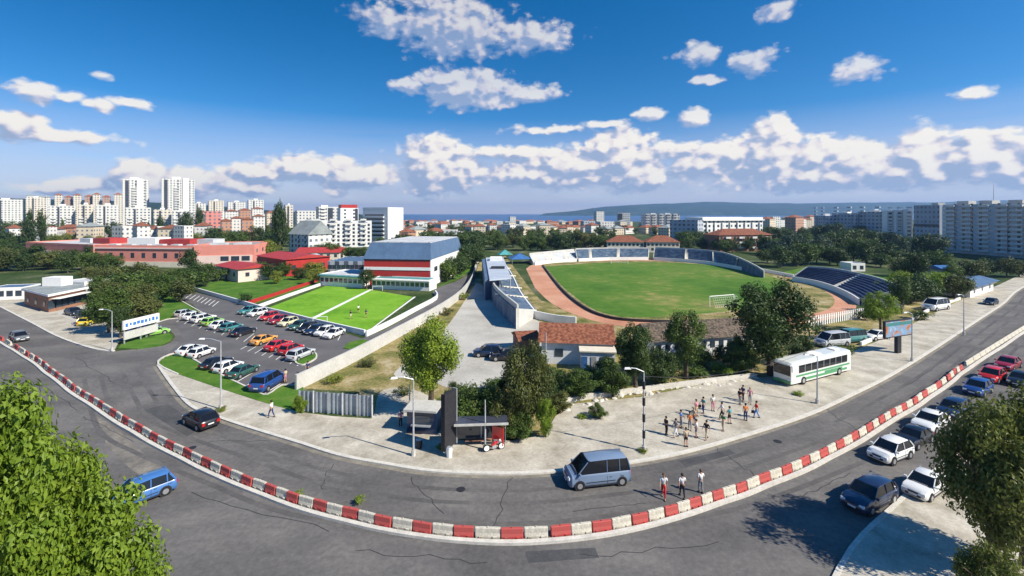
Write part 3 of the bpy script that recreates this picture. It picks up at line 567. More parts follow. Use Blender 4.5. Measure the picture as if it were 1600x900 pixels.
b.box('rooftop_room', (b.w*.8, 12, b.h+1.3), (12, 8, 2.6), REDR); b.box('rooftop_room', (b.w*.45, 14, b.h+1.0), (8, 6, 2), ROOFW)
b = Bld('pavilion', 'small pale pink house with a bright red roof beside the school lawn', at(337, 158), at(372, 146), 11, hz(418, 150), PINKW, REDR, 'gable', rh=.9, eave=.7)
b.win(1, 3, 1.2, 1.3); b.win(1, 2, 1.2, 1.3, 'right'); b.box('door', (b.w*.5, -.06, 1.1), (1.2, .1, 2.2), DARK)
b = Bld('shed', 'low dark red shed partly hidden by trees left of the sports hall', at(402, 176), at(447, 160), 16, hz(402, 168), REDW, REDR, 'gable', rh=1.1); b.win(1, 5, 1.4, 1.2); b.win(1, 3, 1.4, 1.2, 'right')
b = Bld('shed', 'long low shed with pale grey metal roof between red roofs and the sports hall', at(449, 172), at(512, 184), 20, 3.6, CREAM, ROOFW, 'gable', rh=1.7); b.win(1, 6, 1.4, 1.2)
b = Bld('house', 'small house with orange red roof behind the long grey shed', at(462, 215), at(530, 218), 14, 3.5, CREAM, REDR, 'gable', rh=2); b.win(1, 6)
# ---- sports hall
p0, p1 = gp(569, 447), gp(672, 449)
b = Bld('sports_hall', 'large sports hall with blue grey metal top above red bands and white stripe', p0, p1, 40, 8.2, REDW, ROOFG, par=0)
w = b.w; hh = hz(379, 142)
up = MB().add([(-.3, -.3, 8.2), (w+.3, -.3, 8.2), (w+.3, 40.3, 8.2), (-.3, 40.3, 8.2), (.6, 3.2, hh), (w-.8, 3.2, hh), (w-.8, 39, hh), (.6, 39, hh)], [(0, 1, 5, 4), (1, 2, 6, 5), (2, 3, 7, 6), (3, 0, 4, 7), (4, 5, 6, 7), (3, 2, 1, 0)])
put(up.mesh('roof'), 'roof', BLUG, b.root)
b.box('roof_deck', (w/2, 21, hh+.1), (w-2, 35, .2), ROOFW); b.box('wall_band', (w/2, -.06, 5.4), (w, .16, .9), WHITE); b.box('wall_band', (w/2, -.05, 8.0), (w+.2, .2, .35), DARK)
put(MB().box((0, 0, 0), (.25, 40, 8.0)).mesh('side_wall'), 'side_wall', WHITE, b.root, (w+.15, 20, 4.1))
for k in range(6): b.box('window', (w+.31, 5+k*6, 5), (.08, 3.4, 1.4), GLASS)
for k in range(5): b.box('roof_seam', (2+k*4.3, 20, hh+.25), (.12, 34, .12), STEEL)
b = Bld('annex', 'low white and teal canopy building along the foot of the red sports hall', gp(581, 451), gp(671, 455), 5, 2.9, WHITE, TEAL, par=.25); b.win(1, 12, 1.1, 1.1, z0=1, z1=2.4); b.box('fascia', (b.w/2, -.5, 2.9), (b.w+.6, 1.3, .25), WHITE)
b = Bld('annex', 'low pale clubhouse with teal trim left of the sports hall, behind the green pitch', gp(500, 446), gp(566, 450), 12, 3.3, WHITE, ROOFW, par=.3); b.win(1, 9, 1.2, 1.2, z0=.8, z1=2.9); b.box('fascia', (b.w/2, -.4, 3.2), (b.w+.4, 1.0, .3), TEAL)
b = Bld('annex', 'blue grey roofed annex joined to the left wall of the sports hall', at(512, 160), at(568, 160), 18, 5.0, WPANB, BLUG, par=.3); b.win(1, 8, 1.4, 1.4, z0=2)
# ---- brick kiosk on the left
class O: pass
b = O(); b.root = thing('kiosk_building', 'brown brick shop building with flat green grey roof and white box on it, left roadside', 'building')
KP = [gp(38, 478), gp(76, 489), gp(134, 475), gp(96, 466)]; kc = sum(KP, Vector())/4; b.root.location = kc; KP = [p-kc for p in KP]; kc = Vector()
put(MB().prism([tuple(p[:2]) for p in KP], 0, 3.7).mesh('wall'), 'wall', BRICK, b.root)
RP = [kc+(p-kc)*1.10 for p in KP]; put(MB().prism([tuple(p[:2]) for p in RP], 3.7, 4.15).mesh('fascia'), 'fascia', WHITE, b.root)
RP2 = [kc+(p-kc)*1.06 for p in KP]; put(MB().prism([tuple(p[:2]) for p in RP2], 4.15, 4.25).mesh('roof'), 'roof', ROOFG, b.root)
c2 = kc.lerp(KP[3], .35); put(MB().box((c2.x, c2.y, 5.3), (4.6, 3, 2.1)).mesh('rooftop_box'), 'rooftop_box', WHITE, b.root)
facade(b.root, KP[1][:2], KP[2][:2], .6, 2.9, 1, 6, 2.0, 1.9); facade(b.root, KP[0][:2], KP[1][:2], .8, 2.8, 1, 3, 1.3, 1.3)
d_ = (KP[2]-KP[1]).normalized(); ms = (KP[1]+KP[2])/2+Vector((d_.y, -d_.x, 0))*.9
put(MB().box((ms.x, ms.y, 3.0), ((KP[2]-KP[1]).length*.9, 1.8, .12), math.atan2(d_.y, d_.x)).mesh('awning'), 'awning', WHITE, b.root)
b = Bld('shed', 'small white hut with blue front at the left edge behind the brick shop', gp(-20, 470), gp(36, 468), 6, 3, WHITE, BLUG, par=.2); b.win(1, 4)
b = Bld('garage', 'white garage beside dark cars behind the brick shop building', gp(95, 455), gp(132, 457), 7, 2.7, WHITE, ROOFW, par=.2); b.box('door', (b.w/2, -.05, 1.1), (2.6, .1, 2.2), STEEL)
# ---- tiled house by the yard
p0, p1 = gp(846, 568), gp(957, 572)
b = Bld('tiled_building', 'white storehouse with terracotta tiled roof between the gravel yard and the running track', p0, p1, 7.0, 3.3, WALLW, TILE, 'gable', rh=1.9, eave=.5)
b.win(1, 2, 1.2, 1.1, z0=.8, z1=2.6, skip=[(0, 1)]); b.box('annex', (b.w*.78, -1.3, 1.35), (b.w*.46, 2.6, 2.7), WALLW); b.box('annex_roof', (b.w*.78, -1.3, 2.78), (b.w*.5, 3.1, .16), CREAM)
for k in range(4): b.box('door', (b.w*.60+k*1.25, -2.63, 1.05), (.75, .08, 2.0), STEEL if k % 2 else BLUS)
b = Bld('lean_to', 'small rusty roofed lean-to at the left end of the tiled storehouse', gp(812, 555), gp(843, 553), 5, 2.3, BRICK, TILE, 'gable', rh=.8, eave=.3)
# ---- long shed behind the bus
b = Bld('long_shed', 'long whitewashed shed with patchy grey tiled roof behind the trees by the bus', gp(1022, 563), gp(1186, 549), 6.5, 2.9, WALLW, TILEG, 'gable', rh=1.9, eave=.5)
b.win(1, 12, .8, 1.0, z0=.9, z1=2.6)
# ---- stadium stands
def stand(name, label, lo, hi, zl, zh, rows, seat, wall=True, cat='grandstand', back=1.0, aisles=4, drop=0):
    """raked terrace between front pixels lo (height zl) and back pixels hi (height zh), built as real stepped rows"""
    A = cr([tuple(gp(*p, zl)[:2]) for p in lo], 4); B = cr([tuple(gp(*p, zh)[:2]) for p in hi], 4); n = min(len(A), len(B))
    root = thing(name, label, cat, (0, 0, 0)); c0 = Vector((sum(p[0] for p in A)/len(A), sum(p[1] for p in A)/len(A), 0)); root.location = c0
    A = [Vector(A[int(i*(len(A)-1)/(n-1))])-c0.xy for i in range(n)]; B = [Vector(B[int(i*(len(B)-1)/(n-1))])-c0.xy for i in range(n)]
    m = MB(); vs = []; fs = []; zh0 = zh; ZH = [zh0-(zh0-zl)*drop*max(0, (i/(n-1)-.6)/.4)**1.3 for i in range(n)]
    for i in range(n):
        zh = ZH[i]
        ring = [(*A[i], -.1)]
        for r in range(rows):
            q = A[i].lerp(B[i], r/rows); z = zl+(zh-zl)*r/rows; q2 = A[i].lerp(B[i], (r+1)/rows)
            z2 = zl+(zh-zl)*(r+1)/rows
            ring += [(*q, z2), (*q2, z2)]
        ring += [(*B[i], zh+.02), (*B[i], -.1)]
        vs += ring
    per = len(vs)//n
    for i in range(n-1):
        for j in range(per-1): fs.append((i*per+j, i*per+j+1, (i+1)*per+j+1, (i+1)*per+j))
    fs += [tuple(range(per)), tuple(range((n-1)*per, n*per))[::-1]]
    put(m.add(vs, fs).mesh('terrace'), 'terrace', seat, root)
    for i, e_ in ((0, 1), (n-1, -1)):
        zh = ZH[i]; j = i+e_; dd_ = (A[i]-A[j]).normalized()*.15; a, q = A[i]+dd_, B[i]+dd_; u = dd_*2
        put(MB().add([(*a, -.1), (*q, -.1), (*q, zh+.3), (*a, zl+.5), (*(a+u), -.1), (*(q+u), -.1), (*(q+u), zh+.3), (*(a+u), zl+.5)], [(0, 1, 2, 3), (4, 5, 6, 7), (0, 1, 5, 4), (1, 2, 6, 5), (2, 3, 7, 6), (3, 0, 4, 7)]).mesh('end_wall'), 'end_wall', CONC, root)
    if wall:
        put(MB().strip([tuple(p) for p in shiftp([tuple(a) for a in A], -.5)], .3, 0, zl+.5).mesh('front_wall'), 'front_wall', WHITE, root)
        put(MB().strip([tuple(p) for p in shiftp([tuple(a) for a in B], .4)], .35, 0, lambda i: ZH[i]+back).mesh('back_wall'), 'back_wall', CONC, root)
        for k in range(1, aisles+1):
            i = int((n-1)*k/(aisles+1)); zh = ZH[i]; a, q = A[i], B[i]
            mm = MB(); d = (q-a); L = d.length; u = d.normalized(); w_ = Vector((-u.y, u.x))*.7
            z1, z2 = zl+(zh-zl)/rows+.06, zh+.12
            mm.add([(*(a-w_), z1), (*(a+w_), z1), (*(q+w_), z2), (*(q-w_), z2), (*(a-w_), z1-.3), (*(a+w_), z1-.3), (*(q+w_), z2-.3), (*(q-w_), z2-.3)], [(0, 1, 2, 3), (4, 5, 1, 0), (5, 6, 2, 1), (6, 7, 3, 2), (7, 4, 0, 3)])
            put(mm.mesh('aisle'), 'aisle', CREAM, root)
    return root
stand('grandstand', 'pale white curved terrace at the far left end of the stadium', [(834, 411), (865, 407.5), (900, 405.5)], [(828, 399), (862, 395.5), (898, 392)], .9, 3.2, 6, ROOFW)
stand('grandstand', 'middle grey blue terrace behind the far side of the football pitch', [(903, 405.5), (950, 403.5), (1012, 403)], [(900, 390), (950, 388.5), (1013, 388.5)], .9, 4.6, 8, SEATB, aisles=2, back=.6)
stand('grandstand', 'long grey terrace curving away right of the far goal', [(1022, 403.5), (1090, 408), (1140, 415), (1176, 422)], [(1024, 388), (1090, 391), (1140, 398), (1192, 411)], .9, 5.0, 8, SEATB, drop=.75, aisles=3, back=.6)
stand('grandstand', 'dark navy seated terrace at the right end of the running track', [(1240, 434), (1275, 440), (1305, 449), (1330, 460), (1346, 470)], [(1262, 418), (1300, 421), (1345, 430), (1378, 439), (1408, 452)], 1.1, 4.4, 9, SEATN, aisles=1, back=.5)
gs = stand('grandstand', 'small blue seated terrace with stepped near end beside the gravel yard', [(790, 412), (803, 432), (816, 458), (838, 487)], [(762, 414), (764, 430), (771, 452), (806, 484)], 1.0, 3.6, 8, SEATB)
# roofed main stand
rt = thing('stand_roof_hall', 'grey flat roofed stand building with stepped roofs beside the white lane wall', 'grandstand', gp(770, 440))
base = gp(770, 440)
def loc(px, py, z): q = gp(px, py, z)-base; return (q.x, q.y)
RB = [(759, 404), (786, 402.5), (799, 436), (765, 439)]; z_ = 5.2
put(MB().prism([loc(x, y, z_) for x, y in RB], z_, z_+.35).mesh('roof'), 'roof', mat('pale_blue_roof', (.42, .47, .54), .6, .15, .3, s2=2), rt)
put(MB().prism([loc(x+dx, y, z_) for (x, y), dx in zip([(753, 405), (768, 404), (776, 435), (758, 437)], (0, 0, 0, 0))], 0, z_-.01).mesh('wall'), 'wall', BLUG, rt)
for x, y in ((770, 405), (785, 404), (790, 420), (797, 434), (781, 436)):
    q = loc(x, y, z_); put(MB().tube([(*q, 0), (*q, z_)], .16, 6).mesh('column'), 'column', STEEL, rt)
q = loc(775, 408, z_); put(MB().box((q[0], q[1], z_+.9), (4, 5, 1.1)).mesh('rooftop_room'), 'rooftop_room', WHITE, rt)
q = loc(778, 421, z_); put(MB().box((q[0], q[1], z_+.6), (4, 3, .5)).mesh('roof_vent'), 'roof_vent', DARK, rt)
struct_w = thing('boundary_wall', 'curved white wall and ramp round the near end of the blue stand', 'wall', gp(800, 490))
o = MB().strip(gl([(762, 452), (768, 462), (784, 480), (808, 492), (838, 498), (866, 504), (900, 508)], 4), .35, 0, 1.6).mesh('wall')
put(o, 'wall', WHITE, struct_w, -gp(800, 490))
# blue tents behind the track corner
for i, (px, py, m_, l) in enumerate([(812, 411, BLUS, 'bright blue canopy tent at the left corner of the running track'), (789, 404, TEAL, 'pale teal canopy tent behind the blue stand')]):
    p = gp(px, py); r = thing('canopy_tent', l, 'tent', p, .2)
    s = 4.2 if i == 0 else 3
    for x in (-1, 1):
        for y in (-1, 1): put(MB().tube([(x*s, y*s, 0), (x*s, y*s, 2.4)], .08, 6).mesh('leg'), 'leg', STEEL, r)
    put(MB().add([(-s-.4, -s-.4, 2.1), (s+.4, -s-.4, 2.1), (s+.4, s+.4, 2.1), (-s-.4, s+.4, 2.1), (0, 0, 4.4)], [(0, 1, 4), (1, 2, 4), (2, 3, 4), (3, 0, 4), (3, 2, 1, 0)]).mesh('canopy'), 'canopy', m_, r)
# goals
def goal(px, py, rz, label):
    p = gp(px, py); p.z = .04; r = thing('football_goal', label, 'goal', p, rz)
    for x in (-3.66, 3.66): put(MB().tube([(x, 0, 0), (x, 0, 2.44)], .09, 8).mesh('post'), 'post', WHITE, r)
    put(MB().tube([(-3.66, 0, 2.44), (3.66, 0, 2.44)], .09, 8).mesh('crossbar'), 'crossbar', WHITE, r)
    m = MB()
    for k in range(13): x = -3.66+k*.61; m.tube([(x, 0, 2.44), (x, 1.0, 2.2), (x, 1.9, 0)], .02, 3)
    for k in range(5): m.tube([(-3.66, 1+k*.22, 2.2-k*.5), (3.66, 1+k*.22, 2.2-k*.5)], .02, 3)
    put(m.mesh('net'), 'net', WHITE, r)
goal(1128, 478, R(200), 'white football goal near the big dark tree at the near end of the pitch'); goal(968, 412, 0, 'white football goal at the far side of the pitch below the terrace')
for px, py, rz, l in ((590, 455, .1, 'small goal at the far end of the right green pitch'), (500, 506, .1, 'small goal at the near edge of the green pitches')):
    p = gp(px, py); r = thing('small_goal', l, 'goal', (p.x, p.y, .04), rz, sc=.62)
    for x in (-2.2, 2.2): put(MB().tube([(x, 0, 0), (x, 0, 2.2)], .09, 6).mesh('post'), 'post', WHITE, r)
    put(MB().tube([(-2.2, 0, 2.2), (2.2, 0, 2.2)], .09, 6).mesh('crossbar'), 'crossbar', WHITE, r)
# ---- walls and fences
def wall(name, label, px, h, w, m, cat='wall', n=3, z0=0):
    P = gl(px, n); c = Vector((*P[0], 0)); r = MB().strip([(x-c.x, y-c.y) for x, y in P], w, -.1, h).build(name, m, None, c); return tag(r, label, cat)
wall('boundary_wall', 'long pale concrete wall curving from the car park up to the trees by the stand', [(462, 611), (505, 590), (560, 562), (630, 523), (690, 488), (722, 463), (738, 440), (744, 418), (748, 408)], 2.0, .3, CONC)
wall('boundary_wall', 'white wall with kerb between the parking bays and the grass bank', [(303, 454), (345, 466), (386, 478), (412, 486), (442, 493), (482, 503.5), (570, 524)], 1.0, .35, WHITE, n=1)
wall('boundary_wall', 'white wall along the lane beside the right green pitch', [(572, 526), (608, 509), (650, 486), (682, 468), (680, 459)], 1.0, .3, WHITE)
wall('boundary_wall', 'long low red wall running up the left side of the green pitches', [(388, 476), (440, 459), (496, 440)], .9, .3, REDW, n=1)
wall('boundary_wall', 'narrow white wall beside the left green pitch', [(402, 482), (450, 464), (510, 443)], .8, .3, WHITE, n=1)
CORR = mat('corrugated_grey_sheet', (.30, .34, .38), .5, .2, .7, s2=4, metal=.3)
def corrfence(name, label, a, b, h, m, step=.5, posts=6):
    A, B = gp(*a), gp(*b); d = (B-A); L = d.length; n = int(L/step); r = thing(name, label, 'fence', A, math.atan2(d.y, d.x))
    vs = []; fs = []
    for i in range(n*4+1):
        x = i*L/(n*4); y = (0, .07, .07, 0)[i % 4]; vs += [(x, y, .05), (x, y, h), (x, y+.03, h), (x, y+.03, .05)]
    for i in range(n*4):
        for j in range(4): fs.append((4*i+j, 4*i+(j+1) % 4, 4*i+4+(j+1) % 4, 4*i+4+j))
    put(MB().add(vs, fs).mesh('panel'), 'panel', m, r)
    for k in range(posts): put(MB().box((L*k/(posts-1), -.08, h/2+.05), (.12, .1, h+.15)).mesh('post'), 'post', WALLW if k % 2 else STEEL, r)
corrfence('metal_fence', 'grey corrugated metal fence between the car park corner and the yard entrance', (468, 643), (582, 652), 2.3, CORR)
# white paling fence at the right end of the stadium
A, B = gp(1262, 512), gp(1350, 496); d = B-A; L = d.length
r = thing('paling_fence', 'white upright paling fence at the near end of the orange running track', 'fence', A, math.atan2(d.y, d.x))
for k in range(26): put(winmesh(.34, 2.0, .08), 'paling', WHITE, r, (L*(k+.5)/26, 0, 1.05))
put(MB().box((L/2, .08, 1.5), (L, .06, .12)).mesh('rail'), 'rail', WHITE, r)
wall('low_wall', 'low white wall round the track bend between the grey and navy terraces', [(1178, 422), (1205, 427), (1240, 434)], 1.1, .35, WHITE)
wall('low_wall', 'broken low stone wall at the foot of the shrubs by the sandy roadside', [(862, 640), (900, 626), (960, 618), (1040, 607), (1120, 597), (1180, 590)], .55, .5, KERB)
wall('low_wall', 'low white wall along the roadside by the far right kiosks', [(1345, 540), (1400, 516), (1452, 486), (1500, 468)], .6, .3, WHITE)
# ------------------------------------------------------------------ the town
def far(label, x0, x1, ytop, D, depth, wallm, roof=None, rt='flat', D1=None, name='apartment_block', cat='apartment block', group=None, rh=3, **k):
    w_ = (x1-x0)*D/F; xm = (x0+x1)/2; D1 = D1 or (D+w_*(.5 if xm < 620 else .2 if xm < 950 else -.15 if xm < 1200 else -.35)); return Bld(name, label, at(x0, D), at(x1, D1), depth, hz(ytop, (D+D1)/2), wallm, roof, rt, cat, group, rh=rh, **k)
STR = mat('dark_stair_strip', (.05, .06, .08), .4, .2, .4)
BALW = mat('balcony_panel', (.66, .65, .62), .8, .12, .5); BALG = mat('balcony_panel_shaded', (.44, .47, .52), .8, .15, .5)  # bluish BALG has the shade of the right hand balconies in its colour
# left skyline
for i, (x0, x1, l) in enumerate([(191, 233, 'left one of the two tall white tower blocks on the left skyline'), (252, 304, 'right one of the two tall white tower blocks on the left skyline, slightly wider')]):
    b = far(l, x0, x1, 281 if i == 0 else 280, 560, 20, WPAN, ROOFW, D1=None, name='tower_block', cat='tower block')
    b.box('stair_shaft', (4.5, -.3, b.h/2), (3.2, .7, b.h-2), STR); b.box('rooftop_room', (b.w*.45, 9, b.h+1.5), (9, 7, 3), WHITE); b.box('stair_shaft', (b.w-9, -.6, b.h/2+1), (6, 1.4, b.h+1), WHITE)
    b.balconies(16, [b.w*.45], 5.5, 6, 3.1, BALW); b.win(16, 3, 1.7, 1.6, z0=4, skip=[(r_, 0) for r_ in range(16)])
SKY = [(76, 118, 322, 500, 'white panel block with dark gaps, leftmost of the row below the rust coloured houses'), (122, 146, 320, 505, 'narrow white panel block, second from the left below the rust coloured houses'), (150, 186, 321, 500, 'white panel block just left of the tall towers'),
       (196, 236, 325, 480, 'low white block in front of the left tower block'), (240, 268, 328, 470, 'small white block between the two tower blocks'), (270, 296, 330, 465, 'white block in front of the right tower block'),
       (300, 322, 318, 620, 'pale block just right of the tower blocks'), (40, 72, 309, 640, 'whitish block at the far left of the skyline'), (-20, 36, 312, 600, 'white block at the left edge of the picture'), (-70, -24, 318, 560, 'white block past the left edge'),
       (326, 350, 314, 640, 'white block left of the pink apartment house'), (356, 384, 316, 660, 'white block above the reddish roofs on the left'), (388, 412, 313, 600, 'white block left of the tall poplar'), (446, 458, 321, 520, 'narrow white block right of the tall poplar')]
for i, (x0, x1, yt, D, l) in enumerate(SKY):
    if x1 < 0: continue
    b = far(l, x0, x1, yt, D, 14, WPANC if i % 3 == 1 else WPAN, ROOFW, D1=None)
    b.box('rooftop_room', (b.w*.5, 6, b.h+1.1), (b.w*.25, 4, 2.2), WHITE); b.box('stair_shaft', (b.w*.36, -.2, b.h/2), (1.6, .4, b.h-2), STR)
    if D <= 510: b.balconies(5, [b.w*.18, b.w*.75], 4, 3.5, 3.1, BALW)
row = [(84+i*15.5+rnd.uniform(-2, 2), 304+rnd.uniform(-1, 4)) for i in range(7)]
for i, (x, yt) in enumerate(row): far(f'rust and white house, {ordw(i+1)} from the left in the upper row on the left skyline', x, x+13, yt, 720, 12, WBR if i % 2 else WPANC, TILE, 'hip', name='house', cat='house', group='houses in the upper row on the left skyline')
for i, x in enumerate((42, 56, 68)): far(f'dark roofed house, {ordw(i+1)} from the left at the far left skyline', x, x+11, 306+i, 760, 10, WSM, ROOFG, 'hip', name='house', cat='house', group='dark roofed houses far left')
far('pink apartment house with white balconies among trees on the left', 321, 346, 331, 380, 12, winmat('pink_block', (.62, .24, .20)), ROOFW).balconies(3, [4, 9], 3.4, 3, 3, BALW)
mid = [(346, 362, 345, 370, 1), (362, 378, 341, 395, 0), (378, 396, 343, 380, 1), (396, 414, 338, 420, 0), (352, 372, 330, 480, 0), (374, 392, 328, 500, 1), (394, 412, 326, 520, 0)]
for i, (x0, x1, yt, D, q) in enumerate(mid): far(f'{"rust walled" if q else "white"} red roofed house, {ordw(i+1)} between the pink apartment house and poplar', x0, x1, yt, D, 11, WTER if q else WSM, TILE, 'hip', name='house', cat='house', group='town houses left of the poplar', rh=2)
# white complex left of centre
b = far('white steep gabled house with grey slate roof right of the tall poplar', 452, 482, 366, 250, 14, WPAN, ROOFG, 'gable', D1=240, name='house', cat='house', rh=7); b.win(4, 3, 1.2, 1.4, skip=())
b = far('large white apartment complex with many balconies, front one right of the gabled house', 484, 580, 348, 290, 16, WHITE, ROOFG, D1=300, par=1)
b.win(6, 12, 1.4, 1.5, z0=1); b.balconies(6, [b.w*f for f in (.12, .37, .62, .87)], 3.6, 2.4, 3.0, BALW)
for f in (.12, .37, .62, .87): put(MB().add([(b.w*f-2.6, -.2, b.h), (b.w*f+2.6, -.2, b.h), (b.w*f, -.2, b.h+2.6), (b.w*f-2.6, 5, b.h), (b.w*f+2.6, 5, b.h), (b.w*f, 5, b.h+2.6)], [(0, 1, 2), (4, 3, 5), (1, 4, 5, 2), (3, 0, 2, 5), (0, 3, 4, 1)]).mesh('dormer'), 'dormer', ROOFW, b.root)
b = far('tall white block with dark stair strips behind the balconied complex', 498, 531, 324, 420, 16, WPAN, ROOFW); b.box('stair_shaft', (b.w*.55, -.2, b.h/2), (4, .5, b.h-1), STR); b.box('rooftop_room', (b.w*.3, 6, b.h+1), (6, 5, 2), WHITE); b.balconies(9, [b.w*.2], 4, 2, 3, BALW)
b = far('white tower with dark red cap roof in the middle of the white complex', 532, 560, 325, 380, 14, WHITE, REDR, par=0); b.box('cap', (b.w/2, 7, b.h+1.5), (b.w*.9, 12, 2.6), REDW); b.win(8, 2, 1.5, 1.4, z0=2); b.box('stair_shaft', (b.w-1.5, -.2, b.h/2), (2, .5, b.h-1), STR)
b = far('broad white block with long horizontal balconies, right end of the white complex', 567, 606, 326, 350, 18, WHITE, DARK, D1=340, par=.9)
for k in range(6): b.box('balcony', (b.w*.46, -.7, 4+k*3), (b.w*.8, 1.5, 1.1), BALW); b.box('window_band', (b.w*.46, -.06, 5.5+k*3), (b.w*.76, .12, 1.3), GLASS)
far('white lower block joined to the left of the white complex', 464, 498, 330, 470, 14, WPAN, ROOFW)
far('pale house with dark dormers behind the steep gabled house', 472, 498, 350, 330, 12, WSM, ROOFG, 'hip', rh=4, name='house', cat='house')
# low town in the middle, near to far
cols = [('white', WSM, TILE, 'red roofed'), ('cream', WSMC, TILE, 'red roofed'), ('white', WSM, ROOFW, 'flat roofed'), ('cream', WSMC, ROOFG, 'grey roofed'), ('rusty', WTER, TILE, 'red roofed'), ('white', WPAN, ROOFW, 'flat roofed')]
def town(n, x0, x1, yt0, yt1, D0, D1, region, wpx=(9, 20), seed=1):
    r = random.Random(seed); xs = sorted(x0+(x1-x0)*(i+.5+r.uniform(-.35, .35))/n for i in range(n))
    for i, x in enumerate(xs):
        c = cols[r.randrange(6)]; D = r.uniform(D0, D1); w_ = r.uniform(*wpx); yt = r.uniform(yt0, yt1); rt_ = 'flat' if 'flat' in c[3] else 'hip'
        sk = r.uniform(0, 14)
        Bld('house', f'{c[0]} {c[3]} town house, {ordw(i+1)} from left in the {region}', at(x-w_/2, D), at(x+w_/2, D+sk), r.uniform(9, 15), max(4, hz(yt, D)), c[1], c[2], rt_, 'house', f'houses in the {region}', par=.4, rh=2.5)
town(22, 606, 745, 344, 349, 800, 1150, 'far row by the open sea', (6, 12), 3)
town(18, 608, 745, 349, 356, 480, 700, 'middle row below the open sea', (8, 16), 4)
town(8, 618, 735, 358, 364, 330, 430, 'row right of the white complex', (12, 22), 5)
town(22, 746, 932, 344, 349, 800, 1150, 'far row below the bay', (7, 13), 6)
town(20, 746, 935, 351, 359, 450, 650, 'row behind the stadium trees', (10, 20), 7)
town(17, 20, 325, 352, 358, 300, 360, 'low row behind the pink school', (12, 22), 21)
town(11, 306, 425, 330, 337, 520, 640, 'rising row left of the poplar', (9, 15), 22)
town(9, 936, 1095, 353, 358, 430, 520, 'row above the red villas', (10, 18), 23)
town(8, 940, 1090, 346, 351, 650, 850, 'row under the blue headland', (8, 16), 8)
town(10, 1196, 1275, 338, 346, 500, 800, 'cluster right of the columned block', (8, 14), 9)
b = far('slim white tower block standing against the bay', 932, 944, 331, 800, 14, WPAN, ROOFW); b = far('white tower with a dark side, right of the slim one, against the bay', 965, 985, 333, 720, 14, WPAN, ROOFW); b.box('stair_shaft', (4, -.2, b.h/2), (7, .5, b.h-1), STR)
far('grey block left of the slim white tower', 912, 930, 346, 560, 12, WPANB, ROOFG); far('wide white low block below the slim tower', 938, 960, 347, 520, 12, WPAN, ROOFW); far('small white tower left of the bay', 797, 806, 339, 900, 12, WPAN, ROOFW)
b = far('big pale apartment block with two wings in front of the blue headland', 1005, 1062, 336, 520, 16, WPAN, ROOFW, D1=515); b.balconies(7, [b.w*f for f in (.12, .3, .5, .7, .88)], 4.5, 3, 2.9, BALW); b.box('rooftop_room', (b.w*.3, 7, b.h+1), (5, 5, 2.2), WHITE); b.box('rooftop_room', (b.w*.7, 7, b.h+1), (5, 5, 2.2), WHITE)
b = far('left red roofed villa in the pair behind the far stadium terrace', 949, 1006, 378, 262, 12, CREAM, TILE, 'hip', rh=3.4, name='villa', cat='villa'); b.win(2, 9, 1.3, 1.4)
b = far('right red roofed villa in the pair behind the far stadium terrace', 1010, 1062, 378, 258, 12, CREAM, TILE, 'hip', rh=3.4, name='villa', cat='villa'); b.win(2, 8, 1.3, 1.4)
b = far('low house with long red roof left of the red roofed villas', 905, 944, 374, 300, 12, WSMC, TILE, 'hip', rh=3, name='house', cat='house')
b = far('large white office block with columns right of the villas', 1098, 1192, 342, 330, 20, WHITE, ROOFW, D1=345, par=1.2); b.win(5, 14, 1.7, 1.7, z0=1.5)
for k in range(8): b.box('column', (b.w*(k+.5)/8, -.5, b.h/2-1), (.7, .8, b.h-3), WHITE)
b.box('cornice', (b.w/2, -.5, b.h-.9), (b.w+1, 1.6, .8), WHITE)
b = far('bluish grey block at the left side of the columned office block', 1090, 1099, 345, 322, 20, WPANB, ROOFG, D1=330)
b = far('brown block with terracotta roof in front of the columned office block', 1124, 1206, 367, 262, 14, BRICK, TILE, 'hip', D1=268, rh=3.4); b.win(3, 12, 1.3, 1.4); b.balconies(3, [b.w*f for f in (.15, .4, .65, .9)], 3.2, 2, 2.8, BALW)
# right hand apartment blocks
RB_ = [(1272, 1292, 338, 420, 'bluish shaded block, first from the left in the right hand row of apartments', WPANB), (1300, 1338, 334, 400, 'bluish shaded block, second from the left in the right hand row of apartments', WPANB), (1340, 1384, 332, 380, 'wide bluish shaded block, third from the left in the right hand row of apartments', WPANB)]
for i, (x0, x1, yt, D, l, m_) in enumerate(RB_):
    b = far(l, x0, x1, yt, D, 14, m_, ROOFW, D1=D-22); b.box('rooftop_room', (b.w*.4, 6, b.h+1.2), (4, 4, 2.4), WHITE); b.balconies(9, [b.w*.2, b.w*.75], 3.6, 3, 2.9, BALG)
for i, (x0, x1, l) in enumerate([(1386, 1396, 'first'), (1400, 1411, 'second'), (1415, 1426, 'third')]):
    b = far(f'narrow white balconied slice of apartments, {l} of three left of the grey block', x0, x1, 330-i, 330-i*8, 13, WHITE, ROOFW); b.balconies(9, [b.w/2], max(2.5, b.w*.7), 3, 2.8, BALW); b.win(9, 1, 2, 1.4)
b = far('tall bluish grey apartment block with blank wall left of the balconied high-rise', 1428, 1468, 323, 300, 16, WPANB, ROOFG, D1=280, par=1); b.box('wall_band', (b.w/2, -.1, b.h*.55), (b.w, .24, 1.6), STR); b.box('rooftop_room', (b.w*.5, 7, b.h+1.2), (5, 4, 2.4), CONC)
GRYW = mat('grey_render', (.56, .56, .57), .85, .15, .3, s2=3)
b = far('large grey high-rise with stacked white balconies at the right edge', 1474, 1600, 322, 262, 18, GRYW, ROOFG, D1=225, par=1.1)
b.balconies(11, [b.w*f for f in (.10, .32, .54, .76, .93)], 5.6, 1.8, 2.35, BALW); b.win(11, 9, 1.2, 1.3, z0=1.8, z1=1.8+11*2.35, skip=[(r_, c_) for r_ in range(11) for c_ in (0, 5)])
